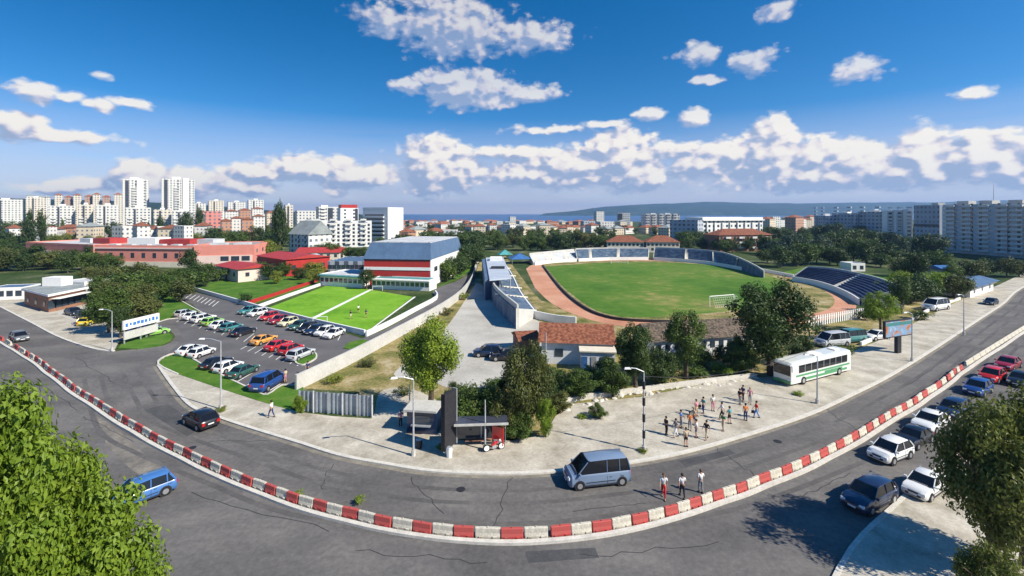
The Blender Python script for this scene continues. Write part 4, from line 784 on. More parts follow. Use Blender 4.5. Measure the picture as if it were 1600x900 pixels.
b.box('end_wall', (.8, -.2, b.h/2), (2.2, .5, b.h), WHITE)
for f in (.15, .45, .8): b.box('rooftop_room', (b.w*f, 8, b.h+1.5), (6, 5, 3), CONC)
put(MB().tube([(b.w*.5, 8, b.h+3), (b.w*.5, 8, b.h+12)], [.2, .06], 6).mesh('antenna'), 'antenna', STEEL, b.root)
b = far('high-rise with balconies past the right edge of the picture', 1606, 1720, 316, 225, 18, GRYW, ROOFG, D1=190); b.balconies(10, [b.w*f for f in (.1, .35, .6)], 5.6, 2, 2.4, BALW)
# kiosks on the far right roadside
b = Bld('kiosk', 'blue roofed kiosk below the grey high-rise on the right', gp(1478, 436), gp(1512, 436), 8, 3, CONC, BLUS, 'gable', rh=1.2, cat='kiosk'); b.win(1, 3)
b = Bld('kiosk', 'dark awning kiosk with white front by the road far right', gp(1516, 466), gp(1552, 454), 6, 3.0, WHITE, BLUG, 'gable', rh=.9, cat='kiosk', eave=1.2); b.win(1, 3)
b = Bld('kiosk', 'small white kiosk behind the right roadside trees', gp(1330, 424), gp(1352, 424), 6, 2.6, WHITE, ROOFW, cat='kiosk'); b.win(1, 2)
p = gp(1513, 433); r = thing('parasol', 'small orange parasol beside the blue roofed kiosk', 'parasol', p); put(MB().tube([(0, 0, 0), (0, 0, 2.2)], .05, 6).mesh('pole'), 'pole', STEEL, r)
put(MB().add([(1.8*math.cos(k*.785), 1.8*math.sin(k*.785), 2.1) for k in range(8)]+[(0, 0, 2.9)], [(k, (k+1) % 8, 8) for k in range(8)]+[tuple(range(8))[::-1]]).mesh('canopy'), 'canopy', mat('orange_cloth', (.75, .28, .05), .8, .1), r)
# ------------------------------------------------------------------ trees
def crown_mesh(seed, n, leaf, clumps=26, shape='round', spread=.36, dens=1.0):
    """leaf faces gathered in clumps inside a crown 2 wide, 2 high, its foot at z=0"""
    r = random.Random(seed); vs = []; fs = []; C = []
    for i in range(clumps):
        for _ in range(40):
            x, y, z = r.uniform(-1, 1), r.uniform(-1, 1), r.uniform(-1, 1); q = math.sqrt(x*x+y*y+z*z)
            if q > 1 or q < .35: continue
            break
        if shape == 'round': k = 1-.30*max(0, z); rr = spread*r.uniform(.65, 1.15)
        elif shape == 'cone': k = (1-(z+1)/2)*1.05+.12; rr = spread*r.uniform(.6, 1)*(.45+.6*k)
        elif shape == 'column': k = 1-.5*abs(z)**2; rr = spread*r.uniform(.7, 1)
        else: k = 1.0-.45*max(0, -z); rr = spread*r.uniform(.6, 1.2)
        C.append((x*k*(1-rr*.7), y*k*(1-rr*.7), 1+z*(1-rr*.6), rr, r.uniform(.5, 1.3)))
    C.append((0, 0, 1, .55, .8))
    per = sum(c[3]**2*c[4] for c in C)
    for c in C:
        m = int(n*c[3]**2*c[4]/per)
        for i in range(m):
            u = r.uniform(-1, 1); a = r.uniform(0, 2*math.pi); s_ = math.sqrt(1-u*u); d = Vector((s_*math.cos(a), s_*math.sin(a), u))
            p = Vector(c[:3])+d*c[3]*(r.random()**.45)*r.uniform(.8, 1.12)
            nrm = (d+Vector((r.uniform(-1, 1), r.uniform(-1, 1), r.uniform(-.4, 1)))*.8).normalized()
            t1 = nrm.cross(Vector((r.uniform(-1, 1), r.uniform(-1, 1), r.uniform(-1, 1)))).normalized(); t2 = nrm.cross(t1)
            L = leaf*r.uniform(.6, 1.3); o = len(vs)
            vs += [p-t1*L, p-t2*L*.5+nrm*L*.1, p+t1*L, p+t2*L*.5+nrm*L*.1]; fs.append((o, o+1, o+2, o+3))
    me = bpy.data.meshes.new('crown'); me.from_pydata([tuple(v) for v in vs], [], fs); return me
def trunk_mesh(seed, limbs=7, bare=.35):
    r = random.Random(seed); m = MB(); lean = (r.uniform(-.05, .05), r.uniform(-.05, .05))
    m.tube([(0, 0, -.03), (lean[0]*.3, lean[1]*.3, .25), (lean[0], lean[1], .6), (lean[0]*1.5, lean[1]*1.5, .86)], [.036, .027, .018, .004], 7)
    for i in range(limbs):
        z = bare*.8+(.75-bare*.8)*i/limbs; a = i*2.4+r.uniform(-.4, .4); L = r.uniform(.14, .24)
        m.tube([(lean[0]*z*1.6, lean[1]*z*1.6, z), (math.cos(a)*L*.6, math.sin(a)*L*.6, z+.08), (math.cos(a)*L*1.2, math.sin(a)*L*1.2, z+.2)], [.014, .009, .003], 5)
    return m.mesh('trunk')
CR = {}
def crown(kind, v=0):
    k = (kind, v)
    if k not in CR:
        CR[k] = {'far': lambda: crown_mesh(10+v, 520, .14, 14, 'bush', .42), 'mid': lambda: crown_mesh(20+v, 3200, .066, 30, 'bush', .38), 'cone': lambda: crown_mesh(30+v, 2600, .085, 34, 'cone', .42),
                 'column': lambda: crown_mesh(40+v, 3000, .08, 34, 'column', .45), 'bush': lambda: crown_mesh(50+v, 900, .095, 16, 'bush', .42), 'big': lambda: crown_mesh(60+v, 19000, .036, 50, 'bush', .30),
                 'near': lambda: crown_mesh(70+v, 20000, .036, 46, 'bush', .29), 'fine': lambda: crown_mesh(80+v, 9000, .044, 36, 'bush', .30)}[kind]()
    return CR[k]
TR = [trunk_mesh(i) for i in range(4)]
def tree(label, loc, h, w, kind='mid', m='mid', foot=.2, group=None, cat='tree', name='leafy_tree', v=None, wy=None):
    """h total height, w crown width; foot = share of bare trunk under the crown"""
    v = rnd.randrange(4) if v is None else v; r = thing(name, label, cat, loc, rnd.uniform(0, 6.28), group)
    t_ = put(TR[v % 4], 'trunk', BARK, r, sc=(h*.95, h*.95, h*.9)) if foot > 0 or kind != 'bush' else None
    ch = h*(1-foot); put(crown(kind, v), 'crown', LF[m], r, (0, 0, h*foot), 0, (w/2, (wy or w)/2, ch/2))
    return r
def belt(n, xs, yb, hpx, group, kind='far', mats=('dark', 'mid', 'olive'), wr=(1.0, 1.6), seed=0, foot=.03, word='bushy'):
    """a belt of trees: xs, yb = pixel polylines [(x, ybase)], hpx range of heights in px"""
    r = random.Random(seed); names = {'dark': 'dark green', 'mid': 'green', 'olive': 'olive green', 'bright': 'bright green', 'yellow': 'yellowish green', 'blue': 'bluish green'}
    items = sorted(xs+(yb-xs)*(i+.5+r.uniform(-.45, .45))/n for i in range(n))
    for i, x in enumerate(items):
        y0, y1 = hpx[0]; yb_ = r.uniform(y0, y1) if not callable(hpx[0]) else hpx[0](x)+r.uniform(-3, 3); hh_ = r.uniform(*hpx[1]); m = mats[r.randrange(len(mats))]
        p = gp(x, yb_); s = p.y/F; h = hh_*s; w = h*r.uniform(*wr)
        kk = kind[r.randrange(len(kind))] if isinstance(kind, tuple) else kind
        wd = {'cone': 'conical', 'column': 'slender upright', 'bush': 'low bushy'}.get(kk, word)
        if kk in ('cone', 'column'): w = h*.42; h *= 1.2
        tree(f'{names[m]} {wd} tree, {ordw(i+1)} from left in the {group}', p, h, w, kk, m, foot, f'trees in the {group}', v=r.randrange(4))
belt(18, 600, 745, [(359, 364), (9, 13)], 'belt before the sea', seed=1)
belt(16, 620, 745, [(374, 386), (16, 25)], 'belt behind the sports hall', 'far', seed=2)
belt(20, 745, 960, [(366, 374), (12, 17)], 'upper belt behind the stadium', seed=3)
belt(19, 738, 960, [(386, 394), (22, 30)], 'belt along the white far terrace', 'mid', ('dark', 'mid', 'olive', 'dark'), seed=4)
belt(9, 940, 1065, [(388, 391), (7, 13)], 'hedge before the red villas', 'far', ('dark', 'mid'), seed=5, wr=(1.0, 1.5))
belt(16, 930, 1110, [(362, 369), (11, 16)], 'belt behind the red villas', seed=6)
belt(14, 1062, 1250, [(388, 397), (17, 26)], 'belt before the columned block', 'mid', ('dark', 'mid', 'dark'), seed=7)
belt(8, 1064, 1100, [(378, 386), (20, 28)], 'clump right of the villas', 'mid', ('dark', 'mid'), seed=8)
belt(18, 1195, 1475, [(374, 384), (20, 30)], 'upper grove on the right', 'mid', ('dark', 'blue', 'dark', 'mid'), seed=9)
belt(16, 1185, 1460, [(392, 404), (26, 42)], 'middle grove on the right', 'mid', ('dark', 'blue', 'dark', 'mid'), seed=10)
belt(11, 1190, 1400, [(408, 418), (24, 42)], 'front grove behind the navy terrace', 'mid', ('dark', 'mid', 'dark'), seed=11)
belt(14, 745, 930, [(376, 384), (14, 20)], 'middle belt behind the stadium', 'far', ('dark', 'mid', 'olive'), seed=31)
belt(14, 1060, 1280, [(366, 376), (12, 18)], 'belt beside the columned block', 'far', ('dark', 'mid'), seed=32)
belt(12, 330, 480, [(364, 372), (14, 22)], 'belt below the town houses', 'far', ('dark', 'mid'), seed=33)
belt(9, 1400, 1600, [(424, 438), (26, 40)], 'row below the grey high-rise', 'mid', ('dark', 'mid', 'olive'), seed=12)
belt(8, 1385, 1500, [(452, 474), (30, 46)], 'row beside the right roadside', 'mid', ('dark', 'mid', 'bright'), seed=13)
belt(10, 686, 745, [(388, 404), (22, 34)], 'upper thicket by the sports hall', 'mid', ('dark', 'mid'), seed=14)
belt(9, 694, 738, [(412, 440), (30, 44)], 'lower thicket by the sports hall', 'mid', ('dark', 'mid', 'dark'), seed=15)
belt(16, 40, 420, [(366, 374), (14, 26)], 'far belt above the pink school', ('far', 'far', 'cone'), ('dark', 'mid', 'dark'), seed=16)
belt(16, -20, 330, [(376, 384), (14, 20)], 'belt just behind the pink school', 'mid', ('dark', 'mid', 'yellow'), seed=17)
belt(9, 330, 470, [(378, 390), (20, 32)], 'clump behind the red sheds', 'mid', ('mid', 'dark', 'olive'), seed=18)
belt(9, 590, 690, [(384, 388), (14, 20)], 'strip over the sports hall', 'far', ('dark', 'mid'), seed=19)
belt(8, 480, 570, [(400, 406), (18, 26)], 'clump behind the clubhouse', 'mid', ('dark', 'mid'), seed=20)
belt(8, 380, 500, [(432, 444), (14, 28)], 'row on the grass bank', 'mid', ('mid', 'dark', 'yellow'), seed=21)
belt(14, -20, 180, [(410, 432), (26, 38)], 'scrub before the school wing', 'mid', ('mid', 'dark', 'olive'), seed=22)
belt(15, 130, 345, [(438, 452), (24, 36)], 'upper shrubs below the school', ('mid', 'bush'), ('mid', 'dark', 'olive'), seed=23)
belt(12, 145, 300, [(458, 476), (30, 42)], 'middle shrubs above the car park', ('mid', 'bush'), ('mid', 'olive', 'mid'), seed=24)
belt(7, 150, 240, [(490, 506), (36, 50)], 'front shrubs beside the brick shop', ('mid', 'mid'), ('mid', 'dark', 'olive'), seed=25)
# single trees the eye can pick out
def T(label, px, py, hp, wp, kind='mid', m='mid', foot=.2, **k):
    p = gp(px, py); s = p.y/F; return tree(label, p, hp*s, wp*s, kind, m, foot, **k)
T('very tall dark poplar in front of the white blocks left of centre', 437, 396, 84, 27, 'column', 'dark', .05, name='poplar')
T('broad dark conifer, first from the left edge before white blocks', 46, 390, 66, 26, 'cone', 'dark', .05, name='conifer'); T('dark slim conifer, second from the left edge', 66, 388, 68, 17, 'column', 'dark', .05, name='conifer')
T('broad dark tree in front of the right tower block', 291, 376, 52, 30, 'mid', 'dark', .05); T('slim dark conifer right of the broad dark tree on the left skyline', 312, 376, 56, 15, 'column', 'dark', .05, name='conifer'); T('dark upright tree below the two tower blocks', 250, 372, 36, 14, 'column', 'dark', .05)
T('dark round tree at the far end of the pink school wall', 178, 380, 36, 32, 'mid', 'dark', .05)
T('yellow green leafy tree between the pink school and the red shed', 420, 408, 38, 46, 'mid', 'yellow', .1); T('lower yellow green tree beside the right school block', 404, 404, 26, 30, 'mid', 'bright', .1)
T('round dark green tree in front of the pink school windows', 296, 428, 40, 38, 'mid', 'dark', .12); T('small round tree in front of the low pink house', 323, 448, 38, 28, 'mid', 'dark', .1)
T('dark bush on the slope above the parking bays', 384, 475, 20, 30, 'bush', 'dark', 0, cat='bush', name='bush')
T('small dark tree at the corner of the red sports hall', 573, 452, 34, 30, 'mid', 'dark', .2); T('small yellow green tree by the clubhouse', 490, 444, 28, 30, 'mid', 'yellow', .1)
T('spreading green shrub tree above the dark cars by the brick shop', 170, 520, 74, 74, 'fine', 'mid', .14, v=1); T('broad olive shrub tree right of the brick shop behind the billboard', 215, 502, 60, 78, 'fine', 'olive', .1, v=2); T('low dark shrub tree behind the long roadside billboard', 188, 528, 50, 44, 'fine', 'dark', .12, v=3)
T('big dark round tree standing between the pitch and the bus', 1204, 586, 158, 136, 'big', 'dark', .16, v=0)
T('bright green tree in front of the gravel yard, near the dark hoarding', 672, 652, 164, 108, 'big', 'bright', .27, v=1)
T('tall ragged olive green tree in front of the tiled storehouse', 824, 678, 156, 86, 'big', 'olive', .12, v=1); T('darker tree at the left foot of the tall ragged olive tree', 804, 662, 96, 58, 'fine', 'dark', .06, v=1); T('dark thicket tree behind the tall ragged olive tree', 842, 640, 84, 62, 'fine', 'dark', .04, v=0)
T('dark leafy tree between the tiled storehouse and the long shed', 994, 612, 112, 78, 'big', 'dark', .12, v=2); T('loose green tree in front of the long shed roof', 1072, 592, 108, 72, 'fine', 'mid', .2, v=3)
T('thin green tree rising over the long shed', 1150, 580, 60, 36, 'fine', 'mid', .3, v=2)
T('leafy tree with yellow tips beside the colourful billboard', 1376, 520, 66, 60, 'fine', 'bright', .2, v=1)
T('bushy tree between the billboard and the parked minibus', 1408, 490, 62, 44, 'mid', 'mid', .15)
T('round tree right of the parked minibus', 1492, 470, 46, 50, 'mid', 'olive', .2); T('tall dark tree behind the parked minibus', 1430, 452, 66, 40, 'mid', 'dark', .1)
T('dense green hedge tree beside the tall ragged olive tree', 852, 684, 62, 36, 'fine', 'bright', .02, v=3)
T('sprawling green bush behind the bus shelter', 748, 676, 80, 96, 'fine', 'mid', .02, v=2, cat='bush', name='bush'); T('green bush between the shelter and the olive tree', 788, 684, 76, 62, 'fine', 'olive', .02, v=1, cat='bush', name='bush')
T('rounded green bush at the left end of the corrugated fence', 470, 647, 32, 26, 'fine', 'bright', 0, v=0, cat='bush', name='bush')
T('small lone bush on the sandy roadside right of the olive tree', 935, 655, 26, 34, 'fine', 'mid', 0, v=1, cat='bush', name='bush')
T('dark tree at the right of the yard entrance behind the dark hoarding', 706, 640, 44, 30, 'fine', 'dark', .1, v=0)
T('bushy dark green shrub right of the hoarding behind the shelter', 724, 664, 50, 50, 'fine', 'dark', .02, v=3, cat='bush', name='bush'); T('low leafy shrub filling the gap under the ragged olive tree', 812, 688, 44, 60, 'fine', 'mid', .02, v=1, cat='bush', name='bush'); T('broad shrub between the storehouse and the low stone wall', 905, 622, 44, 70, 'fine', 'mid', .02, v=3, cat='bush', name='bush'); T('tangled shrub at the corner of the low stone wall', 872, 644, 34, 50, 'fine', 'olive', .02, v=0, cat='bush', name='bush'); T('dry shrub beside the small dark blue kiosk', 690, 652, 34, 36, 'fine', 'mid', .02, v=2, cat='bush', name='bush'); T('leafy bush behind the shelter bushes below the yard', 728, 634, 36, 56, 'bush', 'mid', 0, cat='bush', name='bush'); T('big leafy shrub left of the trees before the long shed', 958, 620, 60, 62, 'fine', 'mid', .03, v=2, cat='bush', name='bush'); T('dark leafy shrub between the two trees before the long shed', 1034, 602, 58, 60, 'fine', 'dark', .03, v=1, cat='bush', name='bush'); T('leafy shrub under the big dark round tree', 1160, 586, 50, 60, 'fine', 'mid', .03, v=0, cat='bush', name='bush'); T('dark shrub between the big round tree and the parked coach', 1250, 572, 50, 50, 'fine', 'dark', .03, v=3, cat='bush', name='bush'); T('leafy bush along the storehouse wall by the lean-to', 862, 600, 30, 50, 'bush', 'mid', 0, cat='bush', name='bush'); T('low hedge bush just below the tiled storehouse', 890, 612, 34, 60, 'bush', 'dark', 0, cat='bush', name='bush'); T('wide low bush right of the storehouse annex', 935, 604, 34, 70, 'bush', 'mid', 0, cat='bush', name='bush')
i_ = 0
for (px, py, hp, wp, m) in sorted([(872, 626, 22, 40, 'mid'), (902, 618, 24, 46, 'dark'), (960, 610, 22, 44, 'mid'), (1040, 600, 20, 44, 'dark'), (1085, 590, 18, 50, 'mid'), (1130, 585, 20, 50, 'bright'), (1165, 582, 18, 40, 'mid'), (1235, 580, 24, 50, 'mid'), (1180, 568, 24, 44, 'dark'), (1320, 556, 20, 34, 'mid'), (1290, 530, 22, 40, 'dark'), (1350, 500, 20, 36, 'dark'), (1440, 500, 16, 40, 'mid')]):
    i_ += 1; T(f'low scrubby bush, {ordw(i_)} from left along the sandy roadside', px, py, hp, wp, 'bush', m, 0, cat='bush', name='bush', group='bushes along the right roadside')
i_ = 0
for (px, py, hp, wp, m) in sorted([(524, 598, 14, 34, 'yellow'), (575, 572, 13, 34, 'olive'), (628, 618, 15, 36, 'olive'), (640, 545, 12, 22, 'yellow'), (700, 492, 12, 24, 'olive'), (725, 468, 12, 20, 'yellow'), (745, 432, 10, 14, 'yellow'), (770, 610, 20, 44, 'mid'), (722, 628, 26, 40, 'mid')]):
    i_ += 1; T(f'dry looking {"yellowish" if m == "yellow" else "green"} shrub, {ordw(i_)} from left between the pale wall and the yard', px, py, hp, wp, 'bush', m, 0, cat='bush', name='bush', group='shrubs by the yard')
i_ = 0
for (px, py, hp, wp, m) in [(866, 612, 34, 44, 'dark'), (918, 598, 26, 44, 'mid'), (948, 588, 36, 40, 'dark'), (1018, 588, 40, 44, 'mid'), (1052, 582, 34, 46, 'dark'), (1100, 576, 32, 44, 'mid'), (1130, 570, 36, 40, 'dark'), (1168, 566, 40, 44, 'mid')]:
    i_ += 1; T(f'leafy shrub close to the storehouse and long shed walls, {ordw(i_)} from the left', px, py, hp, wp, 'mid', m, .02, cat='bush', name='bush', group='shrubs along the storehouse and shed')
i_ = 0
for (px, py) in [(345, 641), (1005, 706), (466, 777), (562, 785), (1248, 616), (910, 652), (688, 700)]:
    i_ += 1; l = ['weed tuft at the foot of the lamp post by the car park lawn', 'weed tuft at the foot of the striped post on the sandy pavement', 'green weed growing through the barrier blocks at lower left', 'green weed growing by the barrier blocks right of the other one', 'tiny weed tuft on the pavement before the bus', 'tiny weed tuft near the lone bush', 'weed tuft beside the dark hoarding'][i_-1]
    T(l, px, py+3, 16 if i_ in (3, 4) else 9, 20, 'bush', 'yellow' if i_ < 3 else 'bright', 0, cat='weed', name='weed')
i_ = 0
for (px, py, D_, hp, wp) in sorted([(-10, 0, 420, 30, 30), (14, 0, 430, 26, 26), (34, 0, 410, 30, 24), (8, 0, 300, 26, 40), (30, 0, 280, 24, 36), (-6, 0, 240, 26, 40), (22, 0, 225, 26, 44)]):
    i_ += 1; p = at(px, D_); s_ = D_/F; tree(f'tree by the left picture edge beyond the low white hut, {ordw(i_)} from the left', p, hp*s_, wp*s_, 'mid', 'dark' if i_ % 2 else 'mid', .03, f'trees at the far left edge')
# the two trees that stand close below the camera
for l, p, h, w, ft, v, rz in [('large leafy tree filling the lower left corner, its top just below the camera', (-17.2, 15.5, 0), 16.6, 5.2, .45, 1, 1.0), ('lower leafy tree at the bottom left beside the large one', (-14.6, 16.5, 0), 12.2, 4.6, .4, 3, 2.2), ('leafy tree crown between the two other trees in the lower left corner', (-15.8, 16.2, 0), 14.4, 4.2, .4, 2, .3)]:
    o = tree(l, Vector(p), h, w, 'near', 'bright', ft, v=v); o.rotation_euler.z = rz
    for c in o.children:
        if c.name.startswith('trunk'): c.scale = (h*.55, h*.55, h*.82)
tree('dark leafy tree over the parked cars in the lower right corner', Vector((28.9, 27.5, 0)), 11.5, 6.4, 'big', 'leafy', .15, v=1)
tree('second dark leafy tree at the right edge by the parked cars', Vector((31.8, 28.5, 0)), 11.8, 6.8, 'big', 'leafy', .15, v=3)
tree('thin dark tree at the bottom edge under the right hand trees', Vector((23.6, 22.5, 0)), 6.0, 3.8, 'big', 'leafy', .1, v=2)
# ------------------------------------------------------------------ vehicles
# side profiles: x forward, z up, metres. lower body ring stations then glasshouse
SPEC = {
 'hatchback': dict(L=4.0, W=1.72, belt=.92, hood=.84, tail=.90, top=1.47, xw=(.95, .30, -1.45, -1.85)),
 'saloon': dict(L=4.5, W=1.75, belt=.93, hood=.86, tail=.94, top=1.43, xw=(1.0, .30, -1.05, -1.65)),
 'estate': dict(L=4.6, W=1.78, belt=.95, hood=.88, tail=.95, top=1.52, xw=(1.05, .35, -1.8, -2.15)),
 'suv': dict(L=4.6, W=1.88, belt=1.08, hood=1.02, tail=1.08, top=1.75, xw=(1.1, .55, -1.8, -2.12)),
 'van': dict(L=4.9, W=1.92, belt=1.12, hood=1.02, tail=1.15, top=1.95, xw=(1.75, .95, -2.15, -2.38))}
CM = {}
def car_meshes(k):
    if k in CM: return CM[k]
    s = SPEC[k]; L, W, h = s['L'], s['W'], s['belt']; hl = L/2; R_ = .32; ax = hl-.82; bx = -hl+.80; x0, x1, x2, x3 = s['xw']
    st = [(-hl, .36, s['tail']-.22, .80), (-hl+.06, .24, s['tail']-.06, .90), (-hl+.25, .22, s['tail'], .97), (x3 if k != 'saloon' else x3, .2, max(s['tail'], h), .995), (x2, .2, h, 1), (x1, .2, h, 1), (x0, .2, h-.02, 1), ((x0+hl)/2+.1, .2, s['hood']+.03, .985), (hl-.35, .2, s['hood']-.04, .955), (hl-.10, .22, s['hood']-.14, .88), (hl, .34, s['hood']-.30, .76)]
    st = sorted(st, key=lambda q: q[0]); rings = []
    for (x, zb, zt, wf) in st:
        w = W/2*wf; rings.append([(x, -w*.90, zb), (x, -w*.985, zb+.12), (x, -w, zb+(zt-zb)*.45), (x, -w*.975, zt-.09), (x, -w*.90, zt-.015), (x, -w*.5, zt+.02), (x, w*.5, zt+.02), (x, w*.90, zt-.015), (x, w*.975, zt-.09), (x, w, zb+(zt-zb)*.45), (x, w*.985, zb+.12), (x, w*.90, zb)])
    body = MB().loft(rings)
    # roof panel and pillars
    T = s['top']; wt = W/2*.77; wb = W/2*.93
    def gq(x, z):        # half width of glasshouse at height z
        return wb+(wt-wb)*((z-h)/(T-h))
    rr = [(x1-.04, T-.06, wt*.93), (x1-.22, T-.005, wt*.98), ((x1+x2)/2, T+.035, wt), (x2+.15, T, wt*.98), (x2-.03, T-.07, wt*.93)]
    body.loft([[(x, -w, z-.05), (x, -w*.9, z), (x, 0, z+.02), (x, w*.9, z), (x, w, z-.05)] for x, z, w in rr])
    for sy in (-1, 1):
        def pil(a, b, t=.075):
            body.tube([(a[0], sy*(gq(0, a[1])+.005), a[1]), (b[0], sy*(gq(0, b[1])+.005), b[1])], t/2, 5)
        pil((x0, h), (x1, T-.05)); pil((x3+.02, h), (x2, T-.06), .13); mx = (x1+x2)/2+.1; pil((mx, h), (mx-.03, T-.03), .09)
        if k in ('van', 'estate', 'suv'): pil((mx-1.0, h), (mx-1.0, T-.03), .09)
        body.box((x0-.12, sy*(W/2+.09), h+.06), (.14, .2, .14))
    gl_ = MB().add([(x0, -wb, h-.03), (x0, wb, h-.03), (x3, wb, h-.03), (x3, -wb, h-.03), (x1, -wt*.97, T-.04), (x1, wt*.97, T-.04), (x2, wt*.97, T-.05), (x2, -wt*.97, T-.05)], [(0, 1, 5, 4), (1, 2, 6, 5), (2, 3, 7, 6), (3, 0, 4, 7), (4, 5, 6, 7), (3, 2, 1, 0)])
    sil = MB()
    for sx in (ax, bx):
        for sy in (-1, 1): sil.tube([(sx, sy*(W/2-.12), R_), (sx, sy*(W/2+.012), R_)], .40, 14)
    for sy in (-1, 1):
        sil.box((0, sy*(W/2-.06), .24), (L*.5, .12, .10)); mx_ = (x1+x2)/2+.1
        for xx in (x0-.05, mx_-.0, mx_-1.05): sil.box((xx, sy*(W/2-.003), .60), (.018, .012, .52))
        sil.box((mx_-.25, sy*(W/2+.0), .78), (.18, .03, .03)); sil.box((mx_-1.2, sy*(W/2+.0), .78), (.18, .03, .03)); sil.box((0, sy*(W/2+.001), .5), (L*.46, .014, .05))
    sil.box((hl-.03, 0, s['hood']-.24), (.06, W*.36, .12)); sil.box((x0+.06, 0, h+.0), (.10, W*.8, .03))
    sil.box((hl-.02, 0, .42), (.07, W*.55, .16)); sil.box((-hl+.02, 0, .40), (.07, W*.6, .10))
    wh = MB().tube([(0, -.11, 0), (0, .11, 0)], R_, 16); rim = MB().tube([(0, -.125, 0), (0, .125, 0)], R_*.62, 12)
    hlm = MB().box((0, 0, 0), (.22, .36, .15), 0, .8); tl = MB().box((0, 0, 0), (.12, .26, .26 if k in ('van', 'suv', 'hatchback') else .17))
    pl = MB().box((0, 0, 0), (.03, .50, .11))
    CM[k] = dict(body=body.mesh('body', smooth=False), glass=gl_.mesh('glass'), sill=sil.mesh('trim'), wheel=wh.mesh('tyre'), rim=rim.mesh('rim'), head=hlm.mesh('headlight'), tail=tl.mesh('tail_light'), plate=pl.mesh('number_plate'))
    bm = bmesh.new(); bm.from_mesh(CM[k]['body']); bmesh.ops.bevel(bm, geom=[e for e in bm.edges if e.is_manifold and e.calc_face_angle(0) > .5], offset=.03, segments=2, affect='EDGES', clamp_overlap=True); bm.to_mesh(CM[k]['body']); bm.free()
    for p_ in CM[k]['body'].polygons: p_.use_smooth = True
    CM[k]['body'].set_sharp_from_angle(angle=R(38)) if hasattr(CM[k]['body'], 'set_sharp_from_angle') else None
    CM[k]['dim'] = (hl, W, ax, bx, R_, s); return CM[k]
LAMPC = mat('headlight_glass', (.75, .78, .80), .12, 0, spec=.8); LAMPR = mat('tail_light_red', (.45, .01, .012), .2, 0, spec=.6)
PLATE = mat('number_plate_white', (.75, .75, .73), .5, 0)
def car(label, kind, col, px, py, nose, sc=1.0, cat='car', group=None, z=.03, deg=None, parts=True):
    m = car_meshes(kind); hl, W, ax, bx, R_, s = m['dim']; p = gp(px, py); p.z = z
    if nose is not None: q = gp(*nose)-p; rz = math.atan2(q.y, q.x)
    else: rz = R(deg)
    r = thing({'hatchback': 'car', 'saloon': 'car', 'estate': 'car', 'suv': 'car', 'van': 'minivan'}[kind], label, cat, p, rz, group, sc)
    put(m['body'], 'body', col, r); put(m['glass'], 'window', CARGL, r); put(m['sill'], 'trim', DARK, r)
    for x in (ax, bx):
        for sy in (-1, 1):
            w = put(m['wheel'], 'wheel', TYRE, r, (x, sy*(W/2-.09), R_)); put(m['rim'], 'rim', RIM, w)
    for sy in (-1, 1):
        put(m['head'], 'headlight', LAMPC, r, (hl-.13, sy*W*.33, s['hood']-.22)); put(m['tail'], 'tail_light', LAMPR, r, (-hl+.05, sy*W*.37, s['tail']-.22))
    put(m['plate'], 'number_plate', PLATE, r, (hl+.01, 0, .46)); put(m['plate'], 'number_plate', PLATE, r, (-hl+.0, 0, .60))
    return r
PW = paint('paint_white', (.78, .78, .76)); PS = paint('paint_silver', (.50, .52, .54)); PK = paint('paint_black', (.012, .012, .015)); PR = paint('paint_red', (.55, .02, .02)); PDR = paint('paint_dark_red', (.30, .015, .03))
PO = paint('paint_orange', (.72, .33, .06)); PY = paint('paint_yellow', (.75, .60, .05)); PB = paint('paint_blue', (.02, .07, .26)); PLB = paint('paint_light_blue', (.06, .17, .42)); PN = paint('paint_navy', (.012, .025, .07)); PG = paint('paint_green', (.03, .10, .075)); PLG = paint('paint_lime', (.28, .55, .10)); PT = paint('paint_teal', (.05, .22, .22)); PGB = paint('paint_grey_blue', (.17, .235, .345)); PGY = paint('paint_grey', (.15, .16, .17)); PCR = paint('paint_cream', (.72, .68, .42))
DV = gp(450, 536)-gp(418, 548)
LOTA = math.degrees(math.atan2(DV.y, DV.x))
G1, G2, G3 = 'cars in the left middle row of the car park', 'cars parked along the white wall', 'cars in the near row of the car park'
KS = 1.02
